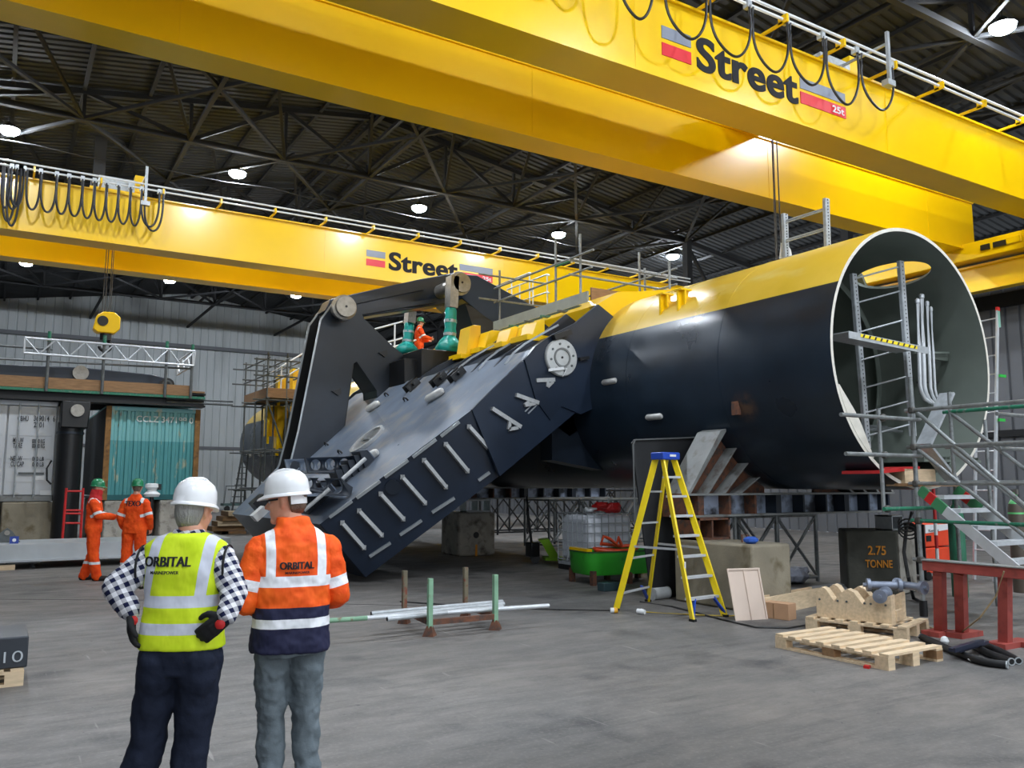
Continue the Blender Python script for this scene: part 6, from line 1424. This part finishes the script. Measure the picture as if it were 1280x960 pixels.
ctext('M.G.W', 16, 547, 30, 553); ctext('TARE', 16, 554, 28, 560); ctext('NET-W', 13, 570, 28, 576); ctext('CU CAP', 13, 577, 30, 583)
for (x, y, w_) in ((40, 549, 16), (40, 555, 16), (40, 571, 15), (40, 578, 15)): ctext('00000 KG' if y < 560 else '000 LB', x, y, x + w_, y + 5)
for (x, y) in ((41, 597), (50, 616)):
    a_ = onY(x, y, YC - .01); MB().bb(a_.x, a_.x + .26, YC - .012, YC, a_.z - .06, a_.z + .06).build('white_sticker', white, wc)
def cb(x0, x1, y0, y1, z1, label, m=concrete):
    o = thing('concrete_block', label, 'concrete block', ((x0 + x1) / 2, (y0 + y1) / 2, 0)); MB().bb(x0, x1, y0, y1, 0, z1).build('block', m, o, bevel=.04); MB().path([((x0 + x1) / 2 - .1, (y0 + y1) / 2, z1 - .02), ((x0 + x1) / 2, (y0 + y1) / 2, z1 + .0), ((x0 + x1) / 2 + .1, (y0 + y1) / 2, z1 - .02)], .012, 6).build('lifting_loop', rust, o)
cb(.15, 1.3, YC - .1, YC + 1.1, 1.24, 'brown stained concrete block under the white container', concd)
cb(-1.0, -.1, YC - .1, YC + 1.1, 1.24, 'concrete block under the outer corner of the white container', concd)
cb(2.5, 3.5, YC - .1, YC + 1.0, 1.25, 'concrete block under the left end of the teal container, behind the two workers')
cb(3.9, 4.9, YC - .1, YC + 1.0, 1.25, 'concrete block under the right end of the teal container behind the yellow vest')
cb(2.5, 4.9, YC + 4.8, YC + 5.9, 1.25, 'concrete block under the back of the teal container'); cb(-1, 1.3, YC + 4.8, YC + 5.9, 1.24, 'concrete block under the back of the white container')
# second leg standing between the containers
q = onY(97, 513, 24.2); lg = thing('black_ram_column', 'tall black column with a pale round pin between the two containers', 'column', (q.x, 24.7, 0))
MB().tube((q.x - .1, 24.75, 0), (q.x - .1, 24.75, 3.3), .31, 28).build('column', black, lg); MB().prism([(q.x - .36, 24.35, 3.15), (q.x + .28, 24.35, 3.15), (q.x + .32, 24.35, 3.85), (q.x - .36, 24.35, 3.85)], (0, .8, 0)).build('head_block', black, lg, bevel=.03)
MB().tube(q, q + Vector((0, .3, 0)), .16, 24).build('pin', steel, lg); MB().tube((q.x - .1, 24.75, 3.0), (q.x - .1, 24.75, 3.06), .33, 28).build('collar', navyd, lg); MB().path([(q.x - .5, 24.5, 2.3), (q.x - .6, 24.45, 2.1), (q.x - .58, 24.45, 1.8), (q.x - .48, 24.5, 1.7)], .025, 8).build('hydraulic_hose', rubber, lg)
# deck carried on the containers
dk = thing('container_deck', 'dark steel and timber deck with scaffold guardrail spanning the two containers', 'platform', (2.2, YC, 3.9))
MB().bb(-2.0, 4.95, YC - .1, YC + .1, 3.9, 4.25).bb(-2.0, 4.95, YC - .3, YC + .3, 4.22, 4.27).bb(-2.0, 4.95, YC - .3, YC + .3, 3.88, 3.93).build('deck_beam', black, dk); MB().bb(-2.0, 4.95, YC + 2.2, YC + 2.5, 3.88, 4.27).build('deck_beam', black, dk)
zl = onY(120, 488, YC - .4).z
MB().bb(-2.0, onY(240, 490, YC - .4).x, YC - .45, YC - .4, zl - .02, zl + .27).build('toe_board', woodd, dk); MB().bb(-2.0, 4.9, YC - .4, YC + 2.6, 4.27, 4.32).build('deck_boards', woodd, dk); MB().bb(-2, 4.9, YC - .48, YC - .38, zl - .1, zl - .03).build('green_ledger', greenp, dk)
for x, y in ((62, 420), (131, 425), (209, 432), (241, 436)):
    q = onY(x, y, YC - .5); up1 = MB().tube((q.x, YC - .5, zl - .1), (q.x, YC - .5, q.z + .05), .04, 8).build('standard', tubed, dk); MB().tube((q.x, YC - .5, q.z - .15), (q.x, YC - .5, q.z + .12), .045, 8).build('green_end', greenp, up1)
def lad_beam(p, q, p2, q2, n):
    a_, b_, c_, e_ = p, q, p2, q2
    MB().tube(a_, b_, .03, 8).build('lattice_chord', alu, dk); MB().tube(c_, e_, .03, 8).build('lattice_chord', alu, dk)
    for i in range(n):
        u, v_ = (a_.lerp(b_, i / n), c_.lerp(e_, (i + 1) / n)) if i % 2 == 0 else (c_.lerp(e_, i / n), a_.lerp(b_, (i + 1) / n)); MB().tube(u, v_, .022, 6).build('lattice_brace', alu, dk)
    for f in (0, 1): MB().tube(a_.lerp(b_, f), c_.lerp(e_, f), .025, 6).build('lattice_end', alu, dk)
Yq = YC - .55
lad_beam(onY(31, 422, Yq), onY(244, 439, Yq), onY(30, 441, Yq), onY(242, 457, Yq), 12)
a_, c_ = onY(241, 439, Yq), onY(241, 457, Yq); lad_beam(a_, a_ + Vector((0, 2.4, 0)), c_, c_ + Vector((0, 2.4, 0)), 6)
for y0_, y1_ in ((431, 437), (448, 461)): MB().tube(onY(-20, y0_ - .5, YC - .46), onY(240 if y0_ > 440 else 66, y1_, YC - .46), .028, 8).build('guard_rail', tubed, dk)
for z_ in (3.98, 4.08): MB().tube((3.9, YC - .35, z_), (5.7, YC - .35, z_), .03, 8).build('loose_tube', tubed, dk)
# second linkage arm lying on the deck
am = thing('spare_link_arm', 'long dark link arm with round pins lying on the container deck', 'link arm', (1.5, YC + .6, 4.32))
Ym = YC + .4; pts = [(-20, 455), (205, 468), (219, 477), (218, 487), (-20, 487)]
MB().prism([onY(a, b, Ym) for a, b in ((-30, 454), (100, 459), (190, 468), (213, 474), (218, 483), (210, 488), (-30, 484))], (0, .7, 0)).build('arm_body', navyd, am, bevel=.03)
for (x, y, r_, m_) in ((101, 466, .2, steel), (209, 481, .2, black)): 
    q = onY(x, y, Ym - .12); MB().lathe([(.02, 0), (r_, 0), (r_, .14), (.02, .14)], q, (0, 1, 0), 24).build('pin_cap', m_, am)
    if m_ is black: MB().pipe(q - Vector((0, .02, 0)), q + Vector((0, .1, 0)), r_ * .7, r_ * .45, 20).build('pin_ring', tubed, am)
# long grey plate assembly lying low in front of the containers
YP_ = 20.2
lp = thing('steel_plate_section', 'long low grey steel plate section on short stands at left behind the workers', 'steel section', (1.5, YP_, 0)); za, zb_ = zat(.47, 19.7, 693), zat(.47, 19.7, 683)
gp = M('grey_blue_plate', (172, 177, 180), .45, .2, .1, 2)
MB().bb(-2.0, 4.6, 19.6, 21.3, za + .12, za + .2).build('top_plate', gp, lp); MB().bb(-2.0, 4.6, 19.6, 19.64, za - .12, za + .12).build('front_web', gp, lp); MB().bb(-2.0, 4.6, 19.5, 19.9, za - .14, za - .1).build('bottom_flange', gp, lp); MB().bb(-2.0, 4.6, 21.2, 21.3, za - .12, za + .12).build('rear_web', gp, lp)
for x in (-.9, .55, 4.0):
    s_ = thing('short_stand', {-.9: 'short steel stand under the plate section at the left photo edge', .55: 'short steel stand under the plate section left of the workers', 4.0: 'short steel stand under the right end of the plate section'}[x], 'stand', (x, 19.8, 0), 'stands under the plate section')
    for dx in (-.14, .14): MB().beam((x + dx * 1.4, 19.75, 0), (x + dx, 19.85, za - .18), .06, .06).build('leg', tubed, s_)
    MB().bb(x - .3, x + .3, 19.6, 20.1, za - .18, za - .14).build('head_plate', tubed, s_)
tag(MB().bb(-1.9, .42, 19.55, 19.72, za - .34, za - .19).build('timber_packer', wood, origin=(-.4, 19.6, za - .34)), 'pale timber packer under the plate section at the left edge', 'timber')
q = onY(8, 678, 20.4); sh = thing('lifting_shackle', 'dark lifting lug with a hole standing on the low plate at left edge', 'lifting lug', (q.x, 20.4, za + .2)); MB().prism([(q.x - .25, 20.4, za + .2), (q.x + .25, 20.4, za + .2), (q.x + .1, 20.4, za + .42), (q.x, 20.4, za + .5), (q.x - .1, 20.4, za + .42)], (0, .12, 0)).build('plate', tubed, sh); MB().tube((q.x, 20.36, za + .4), (q.x, 20.56, za + .4), .05, 12).build('pin', steel, sh)
q = onY(18, 672, 20.0); bb_ = thing('blue_box', 'small blue box with white round mark on the low steel plate', 'box', (q.x, 20, za + .2)); MB().bb(q.x - .08, q.x + .08, 20, 20.12, za + .2, za + .34).build('carton', M('box_blue', (40, 66, 150), .5), bb_); MB().tube((q.x, 19.99, za + .27), (q.x, 20, za + .27), .035, 12).build('round_mark', white, bb_)
# red frame ladder, white cooler on post
rf = thing('red_ladder_frame', 'red steel ladder frame standing in front of the black column', 'ladder', tuple(onZ(92, 697)))
Yr = 23.4
for x0_, x1_ in ((83, 78), (104, 101)): MB().tube(onY(x1_, 668, Yr) * 1 - Vector((0, 0, onY(x1_, 668, Yr).z)), onY(x0_, 610, Yr), .03, 8).build('stile', redp, rf)
for y in (614, 638, 642, 654): MB().tube(onY(82, y, Yr), onY(103, y, Yr), .025, 8).build('rung', redp, rf)
q = onY(190, 615, 22.8); tr_ = thing('survey_tripod', 'white instrument on a dark post beside the teal container, right of the worker', 'instrument', (q.x, q.y, 0)); MB().lathe([(.17, -.12), (.2, -.05), (.12, .02), (.1, .05), (.17, .12), (.16, .2), (.08, .22)], q, (0, 0, 1), 16).build('head', white, tr_); MB().tube((q.x, q.y, 0), (q.x, q.y, q.z - .1), .05, 10).build('post', black, tr_); MB().bb(q.x + .12, q.x + .2, q.y - .1, q.y + .05, q.z + .05, q.z + .2).build('side_box', black, tr_)
# timber stack left of the leg tip
a_, b_ = onZ(265, 668), onZ(312, 668); 
for i in range(4):
    o = thing('timber_plank', ['lowest', 'second from bottom', 'third from bottom', 'topmost'][i] + ' plank in the pale timber stack seen left of the leg tip', 'timber', (a_.x + 1, a_.y, .1 + i * .17), 'planks in the timber stack'); MB().bb(a_.x + .15 * i, b_.x + .2 * i, a_.y - .1 * i, a_.y + .8, .1 + i * .17, .26 + i * .17).build('plank', wood if i % 2 else woodd, o, bevel=.01); MB().bb(a_.x + .15 * i - .01, a_.x + .15 * i, a_.y - .1 * i, a_.y + .8, .1 + i * .17, .26 + i * .17).build('end_grain', woodd, o)
tag(MB().bb(a_.x + .3, a_.x + .5, a_.y - .2, a_.y + 1.2, 0, .1).bb(a_.x + .3, b_.x, a_.y - .2, a_.y - .1, 0, .1).build('stack_bearer', woodd, origin=(a_.x, a_.y, 0)), 'dark bearer under the pale timber stack', 'timber')
# hand trolley and mobile steps near the far hull
tb2 = thing('hand_trolley', 'small dark wheeled trolley on the floor below the far hull steps', 'trolley', (15.0, 55.0, 0)); q = onY(296, 634, 55); q.z = 0
MB().bb(q.x - .8, q.x + .8, q.y, q.y + 1, .35, .5).build('deck', M('teal_grey', (66, 88, 86), .6), tb2)
for dx in (-.6, .6): MB().tube((q.x + dx, q.y, .18), (q.x + dx, q.y + .1, .18), .18, 14).build('wheel', black, tb2)
MB().path([(q.x - .7, q.y + .5, .5), (q.x - .6, q.y + .5, 1.6), (q.x + .6, q.y + .5, 1.6), (q.x + .7, q.y + .5, .5)], .04, 6).build('push_handle', tubed, tb2)
ms_ = thing('mobile_steps', 'far wheeled access steps leaning up beside the rounded far hull end', 'steps', (9.0, 38.0, 0)); Ys = 37.0
for (x0_, y0_, x1_, y1_) in ((288, 632, 303, 566), (304, 632, 310, 566)): 
    a_, b_ = onY(x0_, y0_, Ys), onY(x1_, y1_, Ys); a_.z = 0; MB().tube(a_, b_, .04, 6).build('stile', tubed, ms_)
a0, a1, b0, b1 = onY(288, 632, Ys), onY(303, 566, Ys), onY(304, 632, Ys), onY(310, 566, Ys)
for i in range(9): f = (i + .5) / 9; MB().beam(a0.lerp(a1, f), b0.lerp(b1, f), .2, .04).build('tread', tubed, ms_)
# ================================================================== SCAFFOLD ROUND THE FAR HULL
def scaf(label, xs_, ys_, zs, tops, boards, m=tubed, r_=.03, off=.35):
    o = thing('scaffold_tower', label, 'scaffold', (xs_[0], ys_[0], zs[0]))
    for x in xs_:
        for y in ys_: MB().tube((x, y, tops[0]), (x, y, tops[1]), r_, 6).build('standard', m, o)
    for z in zs:
        for y in ys_: MB().tube((xs_[0] - off, y, z), (xs_[-1] + off * .6, y, z), r_ * .9, 6).build('ledger', m, o)
        for x in xs_: MB().tube((x, ys_[0] - .2, z + .06), (x, ys_[-1] + .2, z + .06), r_ * .9, 6).build('transom', m, o)
    for z in boards: MB().bb(xs_[0], xs_[-1], ys_[0], ys_[-1], z, z + .05).build('deck_boards', woodd, o); MB().bb(xs_[0] - .03, xs_[0], ys_[0], ys_[-1], z, z + .35).build('toe_board', woodd, o); MB().bb(xs_[0], xs_[-1], ys_[0] - .03, ys_[0], z, z + .35).build('toe_board', woodd, o)
    for i in range(len(xs_) - 1): MB().tube((xs_[i], ys_[0], tops[0]), (xs_[i + 1], ys_[0], zs[1]), r_ * .9, 6).build('brace', m, o); MB().tube((xs_[i + 1], ys_[0], zs[1]), (xs_[i], ys_[0], zs[2]), r_ * .9, 6).build('brace', m, o)
    return o
q = onY(333, 520, 30.0)
scaf('grey scaffold tower against the far hull, seen left of the crank plates', [q.x, q.x + .7, q.x + 1.3], [30.0, 31.6, 33.2], [1.5, 2.9, onY(340, 500, 30).z, onY(340, 470, 30).z, onY(340, 450, 30).z], (0, onY(340, 440, 30).z), [onY(340, 497, 30).z], tubed, .035, .5)
for i, (x, y0_, y1_, Y) in enumerate(((338, 508, 545, 32.2), (350, 508, 560, 32.0), (366, 505, 555, 31.8), (352, 470, 497, 31.5), (370, 462, 497, 31.3))):
    a_, b_ = onY(x - 6, y1_, Y), onY(x + 8, y0_, Y); MB().bb(a_.x, b_.x, Y, Y + .3, a_.z, b_.z).bb(a_.x, a_.x + .1, Y - .12, Y, a_.z - .3, b_.z).build('deck_bracket', yel, hull)
wgr = thing('white_stair_rail', 'white handrail of an access stair rising over the far hull scaffold', 'handrail', tuple(onY(350, 480, 31.0)))
hp_ = [onY(a, b, 31.0) for a, b in ((335, 468), (352, 458), (390, 435), (405, 435))]
MB().path(hp_, .035, 6).build('top_rail', white, wgr); MB().path([p - Vector((0, 0, .5)) for p in hp_], .03, 6).build('mid_rail', white, wgr)
for f in range(3): MB().tube(hp_[f] - Vector((0, 0, 1.0)), hp_[f], .03, 6).build('rail_post', white, wgr)
# ================================================================== SCAFFOLD DECK ON THE HULL CROWN
ds = thing('hull_deck_scaffold', 'scaffold deck with tube guardrails standing on the hull crown beside the yellow collar', 'scaffold', (11.4, 17, 5.4))
XL, XR_ = 10.5, 12.9
def U(x, y0_, y1_, X, nm='standard', m=tubem):
    a_, b_ = onX(x, y0_, X), onX(x, y1_, X); MB().tube((X, b_.y, b_.z), (X, b_.y, a_.z), .028, 8).build(nm, m, ds); return Vector((X, b_.y, b_.z))
u1 = U(624.5, 338, 405, XL); u2 = U(695, 300, 382, XL); u3 = U(726, 292, 381, XL); u4 = U(800, 315, 372, XR_); u5 = U(806.5, 335, 372, XR_); u6 = U(837.5, 325, 372, XR_ - .3)
def TY_(p, q, X, m=tubem):
    a_, b_ = onX(*p, X), onX(*q, X); z = (a_.z + b_.z) / 2; MB().tube((X, a_.y, z), (X, b_.y, z), .026, 8).build('guard_rail', m, ds)
TY_((618, 377), (740, 335), XL - .05); TY_((618, 360), (742, 313), XL - .05); TY_((695, 333), (716, 325), XL - .08, greenp)
TY_((729, 373), (846, 335), XR_); TY_((796, 372), (846, 353), XR_ - .2)
a_ = u3; z1, z2 = onX(729, 326, XL).z, onX(726, 345, XL).z
for z in (z1, z2): MB().tube((XL - .3, a_.y, z), (XR_ + .4, a_.y, z), .026, 8).build('transom', tubem, ds)
for (x, y) in ((624.5, 346), (624.5, 376)): q = onX(x, y, XL); MB().tube((XL - .6, q.y, q.z), (XL + 1.4, q.y, q.z), .024, 8).build('transom', tubem, ds)
zd = onX(690, 392, XL - .2).z; ya_, yb__ = onX(738, 376, XL - .2).y, onX(620, 410, XL - .2).y
MB().bb(XL - .5, XL + 1.2, ya_, yb__, zd - .16, zd - .1).build('deck_boards', M('green_grey_boards', (72, 84, 66), .8, 0, .2, 6), ds); MB().bb(XL - .28, XL - .24, ya_, yb__, zd - .1, zd + .22).build('toe_board', M('grey_toe_board', (146, 150, 142), .7, 0, .1, 4), ds); MB().bb(XL - .2, XL + 1.2, ya_ - .04, ya_, zd - .1, zd + .3).build('toe_board', woodd, ds)
for i in range(6): y = ya_ + (yb__ - ya_) * (i + .5) / 6; MB().tube((XL - .8, y, zd - .2), (XL + 1.3, y, zd - .2), .03, 8).build('putlog', greenp if i % 2 else tubed, ds)
# white handrails further over
wr_ = thing('white_guard_panels', 'white tube handrail panels on the far side of the hull deck, before the far crane', 'handrail', tuple(onX(640, 390, 12.4)))
for (x0_, y0_, x1_, y1_, dy) in ((600, 370, 662, 341, 28), (634, 366, 684, 343, 28)):
    a_, b_ = onX(x0_, y0_, 12.6), onX(x1_, y1_, 12.6); z = b_.z; A_ = Vector((12.6, a_.y, z)); B_ = Vector((12.6, b_.y, z)); h = 1.05
    for k_ in (0, .5): MB().path([A_ - Vector((0, 0, k_)), B_ - Vector((0, 0, k_)), B_ + Vector((0, -.1, -.05 - k_))] , .024, 6).build('rail', white, wr_)
    for f in (0, .33, .66, 1): MB().tube(A_.lerp(B_, f) - Vector((0, 0, h)), A_.lerp(B_, f), .022, 6).build('rail_post', white, wr_)
wr2 = thing('white_guard_panels', 'white handrail panels seen through the gap under the link arm', 'handrail', tuple(onY(480, 440, 22.5)))
for (x0_, y0_, x1_, y1_) in ((455, 415, 503, 402), (470, 440, 520, 425)):
    a_, b_ = onY(x0_, y0_, 22.5), onY(x1_, y1_, 22.5); MB().tube(a_, b_, .028, 6).build('rail', white, wr2); MB().tube(a_ - Vector((0, 0, .5)), b_ - Vector((0, 0, .5)), .028, 6).build('rail', white, wr2)
    for f in (.25, .8): MB().tube(a_.lerp(b_, f) - Vector((0, 0, 1.1)), a_.lerp(b_, f), .028, 6).build('rail_post', white, wr2)
# ================================================================== WORLD, CAMERA, VIEW
w = bpy.data.worlds.new('world'); S.world = w; w.use_nodes = True
bg = w.node_tree.nodes['Background']; bg.inputs[0].default_value = (.86, .93, 1, 1); bg.inputs[1].default_value = 1.2
cam = bpy.data.cameras.new('camera'); co = bpy.data.objects.new('camera', cam); COL.objects.link(co)
cam.sensor_fit = 'HORIZONTAL'; cam.sensor_width = 36; cam.lens = FL / 1280 * 36; cam.clip_end = 300; cam.clip_start = .05
m = Matrix((RT, UP, -FW)).transposed().to_4x4(); m.translation = CAM; co.matrix_world = m
S.camera = co
S.view_settings.view_transform = 'Standard'; S.view_settings.look = 'None'; S.view_settings.gamma = 1; S.view_settings.use_curve_mapping = False
S.view_settings.exposure = 0.12
try: S.cycles.use_denoising = True; S.cycles.max_bounces = 6; S.cycles.sample_clamp_indirect = 4
except Exception: pass
